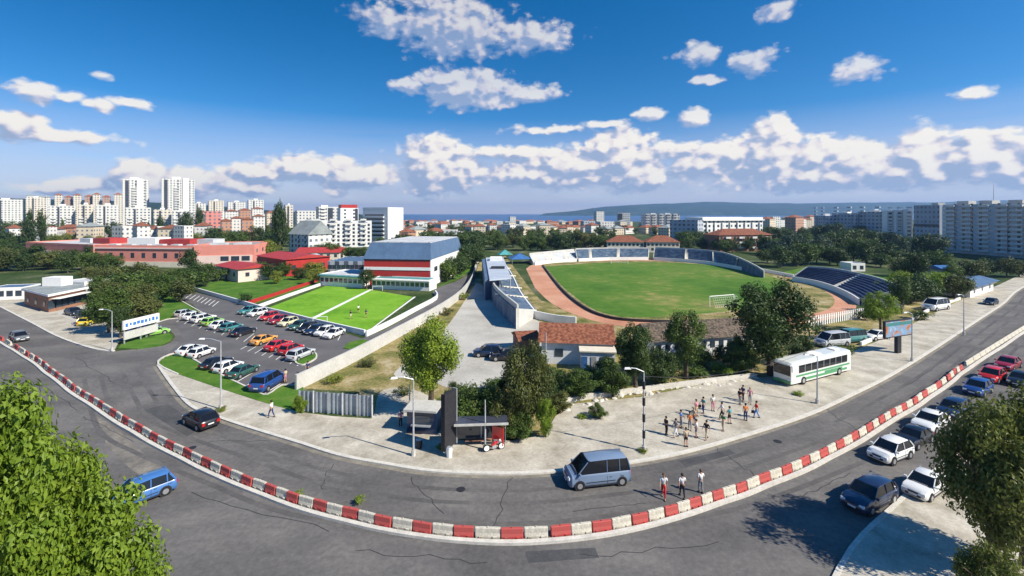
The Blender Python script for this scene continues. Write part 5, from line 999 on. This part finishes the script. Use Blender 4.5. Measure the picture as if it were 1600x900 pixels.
for l, k, c, x, y, g in [
 ('silver car, first from the left in the middle row', 'hatchback', PS, 289, 494, G1), ('white car, second from the left in the left middle row', 'saloon', PW, 303, 498, G1), ('white estate car, third from the left in the left middle row', 'estate', PW, 318, 502, G1),
 ('lime green car between white cars in the left middle row', 'hatchback', PLG, 332, 507, G1), ('white car just right of the lime green car', 'saloon', PW, 346, 512, G1), ('teal car left of the black car in the middle row', 'hatchback', PT, 361, 516, G1), ('black car ending the left middle row', 'saloon', PK, 380, 523, G1),
 ('orange car standing apart in the right middle row', 'saloon', PO, 412, 536, 'cars in the right middle row of the car park'), ('red car between the orange car and the second red one', 'saloon', PR, 435, 545, 'cars in the right middle row of the car park'), ('second red car, beside the small oval grass island', 'hatchback', PR, 455, 551, 'cars in the right middle row of the car park'), ('pale blue car nearest the small oval grass island', 'estate', PS, 470, 559, 'cars in the right middle row of the car park'),
 ('teal grey car, leftmost of those along the white wall', 'saloon', PT, 388, 489, G2), ('white car right of the teal grey one along the white wall', 'hatchback', PW, 402, 493, G2), ('bright red car along the white wall', 'hatchback', PR, 420, 499, G2), ('dark red car along the white wall', 'saloon', PDR, 436, 504, G2), ('cream yellow car beside the dark red one along the white wall', 'hatchback', PCR, 450, 508, G2),
 ('dark teal car along the white wall', 'saloon', PG, 467, 513, G2), ('black car in the right half of the wall row', 'hatchback', PK, 480, 517, G2), ('navy car beside the two white ones along the white wall', 'saloon', PN, 493, 520, G2), ('white car, second from the right end of the wall row', 'hatchback', PW, 507, 523, G2), ('white saloon car at the right end of the wall row', 'saloon', PW, 522, 526, G2),
 ('white car at the left end of the near row', 'saloon', PW, 299, 552, G3), ('second white car from the left in the near row', 'hatchback', PW, 315, 556, G3), ('black car left of a white one in the near row, behind the lamp post', 'saloon', PK, 338, 573, G3), ('white car between the black and dark green cars of the near row', 'hatchback', PW, 357, 579, G3), ('dark green car in the near row', 'saloon', PG, 380, 586, G3)]:
    car(l, k, c, x, y, None, KS*(1 if g != G3 else .97), 'car', g, deg=LOTA+(180 if g == G2 else 0)+rnd.uniform(-3, 3))
car('dark blue off-road car parked alone at the corner of the car park', 'suv', PB, 420, 604, (445, 589), 1.12)
car('lime green car parked beside the long billboard', 'hatchback', PLG, 240, 524, (262, 520), 1.15); car('blue car half hidden behind the lime green car by the billboard', 'saloon', PB, 224, 521, (246, 516), 1.15)
car('black car in front of the brick shop building', 'saloon', PK, 115, 492, (140, 498), 1.1); car('black estate car between the brick shop and the yellow car', 'estate', PK, 134, 498, (160, 503), 1.1); car('yellow car parked under the shrub tree by the brick shop', 'hatchback', PY, 140, 507, (168, 498), 1.12)
car('grey car driving along the road at the left edge', 'hatchback', PGY, 30, 532, (90, 560), 1.05); 
car('black hatchback driving left on the road below the car park', 'hatchback', PK, 313, 664, (270, 643), 1.1)
car('large grey blue van driving on the road below the sandy pavement', 'van', PGB, 932, 752, (860, 760), 1.08, 'van')
car('blue estate car at the bottom left, partly under the leafy tree', 'estate', PLB, 214, 783, (170, 800), 1.05)
car('small dark car parked in the shade on the gravel yard', 'hatchback', PN, 762, 556, (740, 556), 1.15); car('second dark car in the yard, standing in for the shadow of a tree', 'saloon', PK, 792, 562, (770, 562), 1.15)  # the second car takes the place of a dark tree shadow
car('white car with dark windows driving past the parked cars on the right', 'hatchback', PW, 1391, 715, (1345, 733), 1.08)
car('dark blue estate car in the lower right, nearest to the camera on the road', 'estate', PN, 1358, 786, (1310, 812), 1.05)
car('white car parked beneath the dark tree in the lower right corner', 'saloon', PW, 1446, 768, (1402, 798), 1.0)
car('black car parked behind the white driving car on the right', 'saloon', PK, 1428, 692, (1394, 710), 1.0)
car('white car parked right of the black one above the dark tree', 'saloon', PW, 1454, 668, (1420, 688), 1.1)
car('navy car parked above the white one near the right edge', 'estate', PN, 1490, 648, (1460, 666), 1.05)
car('blue car beside the end of the red blocks on the right', 'hatchback', PB, 1528, 614, (1500, 630), 1.1)
car('bright red car at the right edge', 'hatchback', PR, 1550, 594, (1520, 610), 1.1); car('dark red car at the far right edge', 'saloon', PDR, 1575, 575, (1545, 590), 1.1); car('dark car leaving the picture at the right edge', 'saloon', PK, 1594, 600, (1570, 618), 1.05)
car('white car parked off the road between the bus and the billboard', 'saloon', PW, 1369, 530, (1345, 533), 1.1); car('white minibus parked by the roadside trees on the far right', 'van', PW, 1462, 484, (1440, 487), 1.35, 'minibus')
car('grey car parked by the far right kiosk', 'saloon', PGY, 1500, 462, (1480, 466), 1.1); car('silver van behind the parked coach', 'van', PS, 1300, 540, (1280, 542), 1.15, 'van'); car('teal van right of the silver van behind the coach', 'van', PT, 1328, 534, (1308, 536), 1.1, 'van')
car('dark car parked on the kerb behind the dark awning kiosk', 'saloon', PK, 1548, 476, (1530, 482), 1.1)
# bus
def bus(label, a, b):
    A, B = gp(*a), gp(*b); q = A-B; c = (A+B)/2; c.z = .13; L = q.length*1.0; W = 2.5; r = thing('bus', label, 'bus', c, math.atan2(q.y, q.x)); hl = L/2
    GR = paint('paint_bus_green', (.06, .30, .12)); PWB = paint('paint_bus_white', (.72, .74, .70))
    rings = []
    for x, f, zt in ((-hl, .93, 2.9), (-hl+.15, 1, 3.02), (hl-.7, 1, 3.02), (hl-.25, .98, 2.95), (hl, .92, 2.2 if 0 else 2.75)):
        w = W/2*f; rings.append([(x, -w, .35), (x, -w, 2.6*zt/3.02), (x, -w*.9, zt-.07), (x, -w*.6, zt), (x, w*.6, zt), (x, w*.9, zt-.07), (x, w, 2.6*zt/3.02), (x, w, .35)])
    put(MB().loft(rings).mesh('body'), 'body', PWB, r)
    n = 8; pw = (L-2.4)/n
    for sy in (-1, 1):
        for k in range(n): put(winmesh(pw-.12, .95, .04), 'window', CARGL, r, (-hl+1.0+pw*(k+.5), sy*(W/2+.012), 2.05))
        put(MB().box((-.2, sy*(W/2+.012), 1.25), (L-1.4, .03, .22)).mesh('stripe'), 'stripe', GR, r); put(MB().box((-.6, sy*(W/2+.012), .70), (L-3.4, .03, .30)).mesh('stripe'), 'stripe', GR, r)
        put(MB().box((-L*.18, sy*(W/2+.02), .98), (L*.3, .03, .2)).mesh('stripe'), 'stripe', GR, r)
        for x in (hl-2.4, -hl+2.9):
            w = put(MB().tube([(0, -.14, 0), (0, .14, 0)], .5, 18).mesh('wheel'), 'wheel', TYRE, r, (x, sy*(W/2-.1), .5)); put(MB().tube([(0, -.16, 0), (0, .16, 0)], .28, 12).mesh('rim'), 'rim', RIM, w)
        put(MB().box((0, 0, 0), (.1, .4, .22)).mesh('headlight'), 'headlight', LAMPC, r, (hl-.0, sy*.85, .8)); put(MB().box((0, 0, 0), (.1, .2, .4)).mesh('tail_light'), 'tail_light', LAMPR, r, (-hl+.0, sy*1.0, 1.0))
        put(MB().tube([(hl-.1, sy*1.2, 2.6), (hl+.25, sy*1.45, 2.5), (hl+.25, sy*1.45, 2.0)], .05, 5).mesh('mirror'), 'mirror', DARK, r)
    put(MB().box((0, 0, 0), (.06, 2.2, 1.25)).mesh('windscreen'), 'windscreen', CARGL, r, (hl+.0, 0, 1.95)); put(MB().box((0, 0, 0), (.06, 1.9, .8)).mesh('rear_window'), 'rear_window', CARGL, r, (-hl-.0, 0, 2.1))
    put(MB().box((0, 0, 3.1), (1.6, 1.3, .16)).mesh('roof_hatch'), 'roof_hatch', WHITE, r); put(MB().box((-hl+2, 0, 3.1), (1.0, 1.0, .12)).mesh('roof_hatch'), 'roof_hatch', WHITE, r)
    put(MB().box((hl-.0, 0, .5), (.2, 2.3, .35)).mesh('bumper'), 'bumper', GR, r)
bus('white coach with green stripes parked on the sandy roadside', (1222, 602), (1315, 578))
# motorcycle and bicycle by the shelter
p = gp(772, 706); r = thing('motorbike', 'red motorbike with white wheels standing beside the bus shelter', 'motorbike', (p.x, p.y, .13), .35)
for x in (-.72, .72):
    w = put(MB().tube([(x, -.04, .33), (x, .04, .33)], .33, 18).mesh('wheel'), 'wheel', TYRE, r); put(MB().tube([(x, -.055, .33), (x, .055, .33)], .25, 14).mesh('rim'), 'rim', WHITE, w)
put(MB().tube([(-.25, 0, .5), (.05, 0, .66), (.38, 0, .78)], [.10, .15, .09], 8).mesh('fuel_tank'), 'fuel_tank', PR, r); put(MB().box((0, 0, .38), (.42, .2, .3), 0, .7).mesh('engine'), 'engine', STEEL, r)
put(MB().tube([(-.78, 0, .78), (-.4, 0, .74), (-.12, 0, .72)], [.04, .11, .09], 8).mesh('seat'), 'seat', DARK, r); put(MB().tube([(-.72, 0, .33), (-.2, 0, .45)], .035, 6).mesh('swing_arm'), 'swing_arm', DARK, r)
put(MB().tube([(.72, 0, .33), (.44, 0, .98)], .035, 6).mesh('fork'), 'fork', STEEL, r); put(MB().tube([(.36, -.34, 1.0), (.44, 0, 1.0), (.36, .34, 1.0)], .018, 6).mesh('handlebar'), 'handlebar', DARK, r); put(MB().tube([(.5, 0, .86), (.62, 0, .86)], [.10, .08], 10).mesh('headlight'), 'headlight', LAMPC, r)
# ------------------------------------------------------------------ street furniture
def lamp(label, px, py, ytop, arm=1.6, rz=0, z=.13, group=None, striped=False):
    p = gp(px, py); h = min(11, hz(ytop, p.y)); r = thing('street_lamp', label, 'street lamp', (p.x, p.y, z), rz, group); h -= z
    put(MB().tube([(0, 0, 0), (0, 0, h*.5), (0, 0, h)], [.10, .075, .05], 8).mesh('pole'), 'pole', POLE if not striped else CONC, r)
    if arm:
        put(MB().tube([(0, 0, h-.05), (-arm*.6, 0, h+.25), (-arm, 0, h+.3)], .05, 6).mesh('arm'), 'arm', STEEL, r)
        put(MB().box((-arm-.3, 0, h+.27), (.65, .26, .13), 0, .7).mesh('lamp_head'), 'lamp_head', WHITE, r)
    put(MB().tube([(0, 0, 0), (0, 0, .5)], .2, 8).mesh('base'), 'base', CONC, r)
    if striped:
        for k in range(4): put(MB().tube([(0, 0, 1.2+k*1.5), (0, 0, 1.9+k*1.5)], .14, 8).mesh('stripe'), 'stripe', DARK, r)
    return r
lamp('tall white lamp post on the lawn strip below the car park', 345, 641, 533, 1.8); lamp('white lamp post at the road junction before the shrub trees', 175, 549, 486, 1.4)
lamp('thin lamp post left of the dark hoarding by the road', 646, 714, 592, 1.4, .3); lamp('pole with dark bands on the sandy pavement before the group of people', 1006, 707, 580, 1.2, 0, striped=True)
lamp('slim lamp post right of the coach on the pavement edge', 1277, 632, 556, 1.2, .2); lamp('slim lamp post between the billboard and the road', 1425, 566, 490, 1.2, .3); lamp('farthest slim lamp post on the right pavement', 1506, 524, 462, 1.2, .3)
lamp('thin pole among bushes right of the tall narrow olive tree', 853, 618, 520, 0); lamp('slim lamp post by the yard gate behind the bright green tree', 640, 655, 600, 0); lamp('thin pole between the bus shelter and the olive tree', 758, 705, 625, 0)
# hanging wires between the poles
def wire(label, a, b, za, zb):
    A, B = gp(*a), gp(*b); A.z, B.z = za, zb; pts = [A.lerp(B, i/10)-Vector((0, 0, 1.2*4*(i/10)*(1-i/10)))-A for i in range(11)]
    o = MB().tube(pts, .02, 4).build('power_cable', DARK, None, A); tag(o, label, 'cable')
wire('overhead cable slung over the sandy pavement toward the coach', (1006, 707), (1277, 632), 7.0, 6.6)
# hoarding seen edge on, with shelter
p = gp(702, 708); r = thing('hoarding', 'tall black hoarding seen from behind next to the bus shelter', 'hoarding', (p.x, p.y, .13), R(62))
put(MB().box((0, 0, 3.0), (1.7, .35, 5.0)).mesh('panel'), 'panel', DARK, r); put(MB().tube([(-.5, 0, 0), (-.5, 0, .6)], .12, 8).mesh('leg'), 'leg', STEEL, r); put(MB().tube([(.5, 0, 0), (.5, 0, .6)], .12, 8).mesh('leg'), 'leg', STEEL, r)
put(MB().box((.92, 0, 3.0), (.12, .42, 5.1)).mesh('frame'), 'frame', STEEL, r); put(MB().box((-.92, 0, 3.0), (.12, .42, 5.1)).mesh('frame'), 'frame', DARK, r)
p = gp(752, 700); r = thing('bus_shelter', 'bus shelter with long dark glass roof and a red and white advert panel', 'bus shelter', (p.x, p.y, .13), R(4))
ROOFS = mat('shelter_roof', (.05, .055, .08), .2, .1, 1, spec=.8)
put(MB().box((0, 0, 2.45), (4.9, 1.7, .12)).mesh('roof'), 'roof', ROOFS, r); put(MB().box((0, -.86, 2.45), (5.0, .08, .2)).mesh('fascia'), 'fascia', CONC, r)
for x in (-2.3, 0, 2.3): put(MB().box((x, .7, 1.2), (.09, .09, 2.4)).mesh('post'), 'post', STEEL, r)
put(MB().box((0, .76, 1.3), (4.5, .03, 1.7)).mesh('glass_panel'), 'glass_panel', GLASS, r); put(MB().box((0, .4, .45), (3.0, .4, .07)).mesh('bench'), 'bench', BRICK, r)
ad = put(MB().box((1.55, -.35, 1.15), (.16, 1.1, 1.7), R(65)).mesh('advert_panel'), 'advert_panel', PR, r); put(MB().box((1.55, -.35, .62), (.19, .8, .35), R(65)).mesh('advert_print'), 'advert_print', WHITE, ad)
p = gp(664, 672); r = thing('kiosk', 'small dark blue kiosk with white roof behind the lamp post', 'kiosk', (p.x, p.y, .02), R(-8))
put(MB().box((0, 0, 1.15), (3.0, 2.2, 2.3)).mesh('wall'), 'wall', PN, r); put(MB().box((-.1, 0, 2.4), (3.4, 2.6, .2)).mesh('roof'), 'roof', CONC, r); put(winmesh(1.8, .8), 'window', GLASS, r, (0, -1.12, 1.5)); put(MB().box((0, -1.3, 1.0), (2.0, .4, .08)).mesh('counter'), 'counter', STEEL, r)
# long billboard by the lot and the colourful billboard on the right
def text(s, size, m, parent, loc, rot, name='lettering'):
    cu = bpy.data.curves.new(name, 'FONT'); cu.body = s; cu.size = size; cu.extrude = .01; cu.align_x = 'CENTER'; cu.align_y = 'CENTER'; t_ = bpy.data.objects.new(name, cu); SC.collection.objects.link(t_)
    bpy.context.view_layer.update(); me = bpy.data.meshes.new_from_object(t_); bpy.data.objects.remove(t_); o = put(me, name, m, parent, loc); o.rotation_euler = rot; return o
A, B = gp(192, 540), gp(248, 524); d = B-A; L = d.length; r = thing('billboard', 'long white and blue roadside billboard with a smaller plain panel below it', 'billboard', A, math.atan2(d.y, d.x))
put(MB().box((L/2, 0, 3.3), (L, .3, 1.5)).mesh('panel'), 'panel', WHITE, r); put(MB().box((L/2, .05, 1.5), (L*.95, .2, 1.3)).mesh('lower_panel'), 'lower_panel', CONC, r)
for x in (.4, L/2, L-.4): put(MB().box((x, .2, 1.6), (.16, .16, 3.2)).mesh('post'), 'post', STEEL, r)
BLT = mat('sign_blue', (.05, .18, .50), .5, 0)
for k in range(9): put(MB().box((L*(.08+k*.105), -.16, 3.3+rnd.uniform(-.05, .05)), (L*rnd.uniform(.05, .085), .02, rnd.uniform(.45, .65))).mesh('lettering_block'), 'lettering_block', BLT, r)
A, B = gp(1381, 556), gp(1424, 549); d = B-A; L = d.length; r = thing('billboard', 'colourful billboard on a dark post by the right roadside', 'billboard', (A+B)/2, math.atan2(d.y, d.x))
put(MB().box((0, 0, 1.4), (.9, .5, 2.8)).mesh('post'), 'post', DARK, r); f = put(MB().box((0, 0, 4.0), (L, .35, 2.6)).mesh('frame'), 'frame', DARK, r)
AD1 = ramp_multi('advert_print', [(.34, (.30, .07, .04)), (.45, (.45, .20, .10)), (.55, (.15, .35, .55)), (.66, (.6, .55, .5))], .8, s2=1.5, bump=0)
put(MB().box((0, -.19, 4.0), (L-.3, .03, 2.3)).mesh('poster'), 'poster', AD1, f); put(MB().box((0, -.215, 4.75), (L-.6, .02, .5)).mesh('poster_band'), 'poster_band', PT, f)
# rubble stones at the roadside
i_ = 0; RK = []
for v in range(4):
    m = bmesh.new(); bmesh.ops.create_icosphere(m, subdivisions=2, radius=1)
    for q in m.verts: q.co *= 1+.5*(noise.noise(q.co*1.1+Vector((v*7, 0, 0)))); q.co.z *= .6
    me = bpy.data.meshes.new('rock'); m.to_mesh(me); m.free(); RK.append(me)
for (x0, x1, y0, y1, n) in [(690, 745, 618, 606, 5), (872, 965, 640, 624, 9), (965, 1100, 622, 602, 14), (1100, 1190, 603, 590, 8)]:
    for k in range(n):
        t_ = (k+rnd.uniform(.1, .9))/n; p = gp(x0+(x1-x0)*t_, y0+(y1-y0)*t_+rnd.uniform(-4, 5)); i_ += 1; s_ = rnd.uniform(.15, .42)
        o = put(RK[k % 4], 'rock', KERB, None, (p.x, p.y, s_*.25), rnd.uniform(0, 6), (s_*1.4, s_, s_)); tag(o, f'pale broken stone, {ordw(i_)} from the left end of the rubble line by the roadside', 'rock', 'stones in the rubble line')
for i, (px, py, l) in enumerate([(655, 702, 'dark litter bin at the foot of the lamp post by the shelter'), (702, 716, 'pale litter bin beside the dark hoarding')]):
    p = gp(px, py); r = thing('litter_bin', l, 'bin', (p.x, p.y, .13)); put(MB().tube([(0, 0, 0), (0, 0, .8)], [.24, .3], 10).mesh('bin_body'), 'bin_body', DARK if i == 0 else WHITE, r); put(MB().tube([(0, 0, .8), (0, 0, .9)], [.32, .2], 10).mesh('lid'), 'lid', STEEL, r)
# ------------------------------------------------------------------ people
def skin_obj(nodes, edges, sub=2):
    me = bpy.data.meshes.new('tmp'); me.from_pydata([n[0] for n in nodes], edges, []); o = bpy.data.objects.new('tmp', me); SC.collection.objects.link(o)
    sk = o.modifiers.new('s', 'SKIN'); sk.use_smooth_shade = True
    for i, n in enumerate(nodes): q = me.skin_vertices[0].data[i]; rr = n[1]; q.radius = rr if isinstance(rr, tuple) else (rr, rr)
    me.skin_vertices[0].data[0].use_root = True
    if sub: ss = o.modifiers.new('u', 'SUBSURF'); ss.levels = sub; ss.render_levels = sub
    dg = bpy.context.evaluated_depsgraph_get(); out = bpy.data.meshes.new_from_object(o.evaluated_get(dg)); bpy.data.objects.remove(o); out.materials.clear(); return out
def pose(leg, arm, bend=0):
    """joint table of a 1.72 m figure facing +x; leg = stride, arm = swing"""
    hip = .92; J = {}
    J['pel'] = Vector((0, 0, hip)); J['wai'] = Vector((0, 0, 1.08)); J['che'] = Vector((.01, 0, 1.28)); J['nek'] = Vector((.0, 0, 1.46)); J['hd'] = Vector((.02, 0, 1.54))
    for s, n in ((-1, 'r'), (1, 'l')):
        st = leg*s
        J[n+'hip'] = Vector((0, .09*s, .88)); J[n+'kne'] = Vector((st*.5+.05, .10*s, .48)); J[n+'ank'] = Vector((st*.95-.02, .10*s, .08)); J[n+'toe'] = Vector((st*.95+.15, .12*s, .035))
        a = -arm*s; J[n+'sho'] = Vector((0, .185*s, 1.40)); J[n+'elb'] = Vector((a*.5-.02, .24*s, 1.13)); J[n+'wri'] = Vector((a*1.1+.06+bend*.2, .23*s-bend*.08*s, .90+bend*.25)); J[n+'pal'] = J[n+'wri']+Vector((.025, 0, -.07))
    return J
PM = {}
def person_meshes(k):
    if k in PM: return PM[k]
    J = pose(*{'walk': (.28, .22, 0), 'stand': (.03, .04, 0), 'hold': (.08, .05, 1)}[k])
    nodes = [(J['pel'], (.13, .105))]; edges = []; ix = {'pel': 0}
    def add(n, p, r, par): nodes.append((p, r)); ix[n] = len(nodes)-1; edges.append((ix[par], ix[n]))
    add('wai', J['wai'], (.125, .09), 'pel'); add('che', J['che'], (.15, .10), 'wai'); add('nek', J['nek'], .055, 'che'); add('hd', J['hd'], (.07, .075), 'nek'); add('hd2', J['hd']+Vector((.01, 0, .08)), (.078, .095), 'hd'); add('top', J['hd']+Vector((0, 0, .16)), (.055, .065), 'hd2')
    add('nose', J['hd']+Vector((.105, 0, .06)), .012, 'hd2')
    for s, n in ((-1, 'r'), (1, 'l')):
        add(n+'hip', J[n+'hip'], .085, 'pel'); add(n+'kne', J[n+'kne'], .055, n+'hip'); add(n+'ank', J[n+'ank'], .036, n+'kne'); add(n+'toe', J[n+'toe'], (.035, .025), n+'ank')
        add(n+'sho', J[n+'sho'], .052, 'che'); add(n+'elb', J[n+'elb'], .04, n+'sho'); add(n+'wri', J[n+'wri'], .026, n+'elb'); add(n+'pal', J[n+'pal'], (.032, .018), n+'wri')
    body = skin_obj(nodes, edges)
    # fingers: four unequal ones and a side thumb, rooted inside each palm, eyes and ears
    bm = bmesh.new(); bm.from_mesh(body); mb = MB()
    for s, n in ((-1, 'r'), (1, 'l')):
        P = J[n+'pal']
        for q, (dx, ln) in enumerate(((.024, .065), (.008, .075), (-.008, .07), (-.024, .055))):
            a = P+Vector((dx, 0, -.01)); mb.tube([a, a+Vector((.004, -.006*s, -ln*.55)), a+Vector((.012, -.018*s, -ln))], [.0095, .0085, .006], 5)
        a = P+Vector((.025, 0, .03)); mb.tube([a, a+Vector((.025, -.005*s, -.03)), a+Vector((.03, -.012*s, -.06))], [.011, .009, .007], 5)
        mb.box(tuple(J['hd']+Vector((0, .082*s, .06))), (.03, .015, .05))
    tmp = mb.mesh('x'); bm.from_mesh(tmp); bm.to_mesh(body); bm.free(); body.name = 'person_body'
    t0_ = [(J['wai']-Vector((0, 0, .10)), (.145, .115)), (J['wai'], (.14, .105)), (J['che'], (.17, .118)), (J['che']+Vector((0, 0, .12)), (.13, .085))]; e0 = [(0, 1), (1, 2), (2, 3)]
    for s, n in ((-1, 'r'), (1, 'l')): o = len(t0_); t0_ += [(J[n+'sho'], .068), (J[n+'sho'].lerp(J[n+'elb'], .85), .055)]; e0 += [(2, o), (o, o+1)]
    shirt = skin_obj(t0_, e0); shirt.name = 'shirt'
    t1_ = [(J['pel']+Vector((0, 0, .07)), (.14, .11)), (J['pel'], (.145, .12))]; e1 = [(0, 1)]
    for s, n in ((-1, 'r'), (1, 'l')): o = len(t1_); t1_ += [(J[n+'hip'], .098), (J[n+'kne'], .068), (J[n+'ank']+Vector((0, 0, .03)), .052)]; e1 += [(1, o), (o, o+1), (o+1, o+2)]
    tr = skin_obj(t1_, e1); tr.name = 'trousers'
    t2 = [(t1_[0][0], t1_[0][1]), (t1_[1][0], t1_[1][1])]; e2_ = [(0, 1)]
    for s, n in ((-1, 'r'), (1, 'l')): o = len(t2); t2 += [(J[n+'hip'], .102), (J[n+'hip'].lerp(J[n+'kne'], .8), .085)]; e2_ += [(1, o), (o, o+1)]
    sh = skin_obj(t2, e2_); sh.name = 'shorts'
    bmh = bmesh.new(); bmesh.ops.create_uvsphere(bmh, u_segments=14, v_segments=10, radius=1)
    for q in bmh.verts: q.co = Vector((q.co.x*.115-.022, q.co.y*.10, q.co.z*.115+.095-max(0, q.co.x)*.02 if q.co.z > -.2 or q.co.x < 0 else .06))+J['hd']
    hair = bpy.data.meshes.new('hair'); bmh.to_mesh(hair); bmh.free()
    shoe = MB()
    for n in 'rl': a = J[n+'ank']; shoe.loft([[(a.x-.07, a.y-.04, .0), (a.x-.07, a.y+.04, .0), (a.x-.06, a.y+.03, .09), (a.x-.06, a.y-.03, .09)], [(a.x+.07, a.y-.05, .0), (a.x+.07, a.y+.05, .0), (a.x+.06, a.y+.035, .085), (a.x+.06, a.y-.035, .085)], [(a.x+.20, a.y-.035, 0), (a.x+.20, a.y+.035, 0), (a.x+.19, a.y+.03, .04), (a.x+.19, a.y-.03, .04)]])
    PM[k] = dict(body=body, shirt=shirt, trousers=tr, shorts=sh, hair=hair, shoe=shoe.mesh('shoe'), J=J); return PM[k]
SKINM = mat('skin', (.48, .27, .18), .6, .05, 5); HAIRS = {'dark': mat('hair_dark', (.025, .018, .014), .7, .1), 'brown': mat('hair_brown', (.10, .055, .03), .7, .1), 'fair': mat('hair_fair', (.30, .20, .09), .7, .1)}
CL_ = {n: mat('cloth_'+n, c, .85, .12, 6) for n, c in dict(black=(.02, .02, .025), white=(.75, .75, .74), red=(.55, .03, .03), orange=(.70, .20, .05), teal=(.05, .28, .30), navy=(.03, .05, .15), grey=(.25, .26, .28), blue=(.08, .20, .50), pink=(.60, .25, .33), green=(.08, .22, .10), beige=(.50, .42, .30)).items()}
def person(what, px, py, face, pz='walk', shirt='white', legs='navy', low='trousers', hair='dark', h=1.72, z=.13, bag=None, group=None):
    m = person_meshes(pz); p = gp(px, py, z); r = thing('person', what, 'person', p, R(face), group, h/1.72*1.06)
    b = put(m['body'], 'body', SKINM, r); put(m['shirt'], 'shirt', CL_[shirt], r); put(m[low], low, CL_[legs], r); put(m['hair'], 'hair', HAIRS[hair], r); put(m['shoe'], 'shoe', CL_['black'], r)
    for sy in (-1, 1):
        q = m['J']['hd']+Vector((.088, .03*sy, .075)); k = 'eye'
        if k not in UNIT:
            bm = bmesh.new(); bmesh.ops.create_icosphere(bm, subdivisions=1, radius=.011); UNIT[k] = bpy.data.meshes.new('eye'); bm.to_mesh(UNIT[k]); bm.free()
        put(UNIT[k], 'eye', DARK, r, q)
    if bag:
        o = thing('bag', bag, 'bag', (0, 0, 0)); w = m['J']['rwri']; o.location = p+Matrix.Rotation(R(face), 3, 'Z') @ Vector((w.x, w.y-.05, w.z-.38)); o.rotation_euler = (0, 0, R(face))
        put(MB().box((0, 0, 0), (.34, .12, .30), 0, .85).mesh('bag_body'), 'bag_body', CL_['black'], o); put(MB().tube([(-.1, 0, .14), (-.05, 0, .30), (.05, 0, .30), (.1, 0, .14)], .012, 5).mesh('handle'), 'handle', CL_['black'], o)
GP = 'people waiting on the sandy pavement'
person('person in black standing, leftmost of the group on the sandy pavement', 1041, 679, 20, 'stand', 'black', 'black', group=GP)
person('person in grey shirt and white trousers beside the one in black', 1056, 683, 190, 'walk', 'grey', 'white', group=GP)
person('person in beige top and black shorts nearest to the kerb in the group', 1072, 698, 100, 'stand', 'beige', 'black', 'shorts', 'brown', group=GP)
person('person with dark hair in a brown-orange shirt in the middle of the left group', 1078, 672, 250, 'hold', 'orange', 'grey', group=GP)
person('person in white shirt and navy shorts right of the orange shirt', 1088, 684, 160, 'stand', 'white', 'navy', 'shorts', group=GP)
person('person in teal top and navy trousers at the back of the left group', 1099, 646, 200, 'hold', 'teal', 'navy', hair='dark', group=GP, bag='dark bag held by the person in the teal top')
person('person in pink top and beige shorts beside the teal one', 1088, 650, 300, 'stand', 'pink', 'beige', 'shorts', 'brown', group=GP)
person('person in white with black trousers, behind in the middle pair', 1128, 655, 170, 'walk', 'white', 'black', group=GP)
person('person in olive green top, front of the middle pair', 1130, 673, 200, 'hold', 'green', 'beige', group=GP)
person('person in black carrying nothing, left of the right hand cluster', 1156, 632, 20, 'stand', 'black', 'grey', group=GP)
person('person in navy top just behind the one in black', 1161, 626, 200, 'stand', 'navy', 'black', group=GP)
person('person in pink shirt at the back of the right hand cluster', 1172, 630, 240, 'walk', 'pink', 'grey', hair='fair', group=GP)
person('person in orange top standing left of the blue trousered one', 1165, 657, 80, 'stand', 'orange', 'navy', group=GP)
person('person in red shirt and blue trousers, rightmost of the group', 1182, 653, 160, 'walk', 'red', 'blue', group=GP, bag='dark bag held by the person in red')
person('person in blue shirt at the far left back of the left group', 1064, 668, 330, 'hold', 'blue', 'grey', group=GP)
person('person in yellowish beige shirt and navy shorts by the orange shirt', 1084, 664, 30, 'stand', 'beige', 'navy', 'shorts', 'fair', group=GP)
person('person in black shirt in front, between the left group and middle pair', 1104, 686, 210, 'walk', 'black', 'beige', group=GP)
person('person in white top at the back between middle pair and left group', 1114, 642, 270, 'stand', 'white', 'pink', group=GP)
person('person in teal shirt close behind the middle pair', 1140, 662, 120, 'hold', 'teal', 'black', 'shorts', group=GP)
person('person in white shirt and red trousers crossing the road beside the barrier', 1037, 778, 250, 'walk', 'white', 'red', hair='brown', z=.02, h=1.8)
person('person in white shirt and dark trousers crossing, middle of the three by the barrier', 1066, 777, 80, 'walk', 'white', 'black', z=.02, h=1.75)
person('person in white top and grey trousers crossing, right of the three by the barrier', 1095, 770, 95, 'hold', 'white', 'grey', hair='brown', z=.02, h=1.75)
person('lone person in white walking on the pavement below the car park lawn', 424, 652, 170, 'walk', 'white', 'navy'); person('person in dark clothes walking across the car park near the grass island', 481, 585, 100, 'walk', 'navy', 'black', z=.02)
person('person in yellow-beige top by the dark blue off-road car', 446, 598, 160, 'stand', 'beige', 'pink', 'shorts', z=.02)
person('person in dark shirt sitting out near the yard gate entrance', 626, 668, 120, 'stand', 'pink', 'black', z=.02)
for i, (x, y) in enumerate([(548, 498), (560, 489), (572, 496)]): person(f'player in {("black", "white", "navy")[i]} on the right green pitch', x, y, 40+i*100, 'walk', ('black', 'white', 'navy')[i], ('white', 'black', 'black')[i], 'shorts', z=.04, group='players on the green pitch')
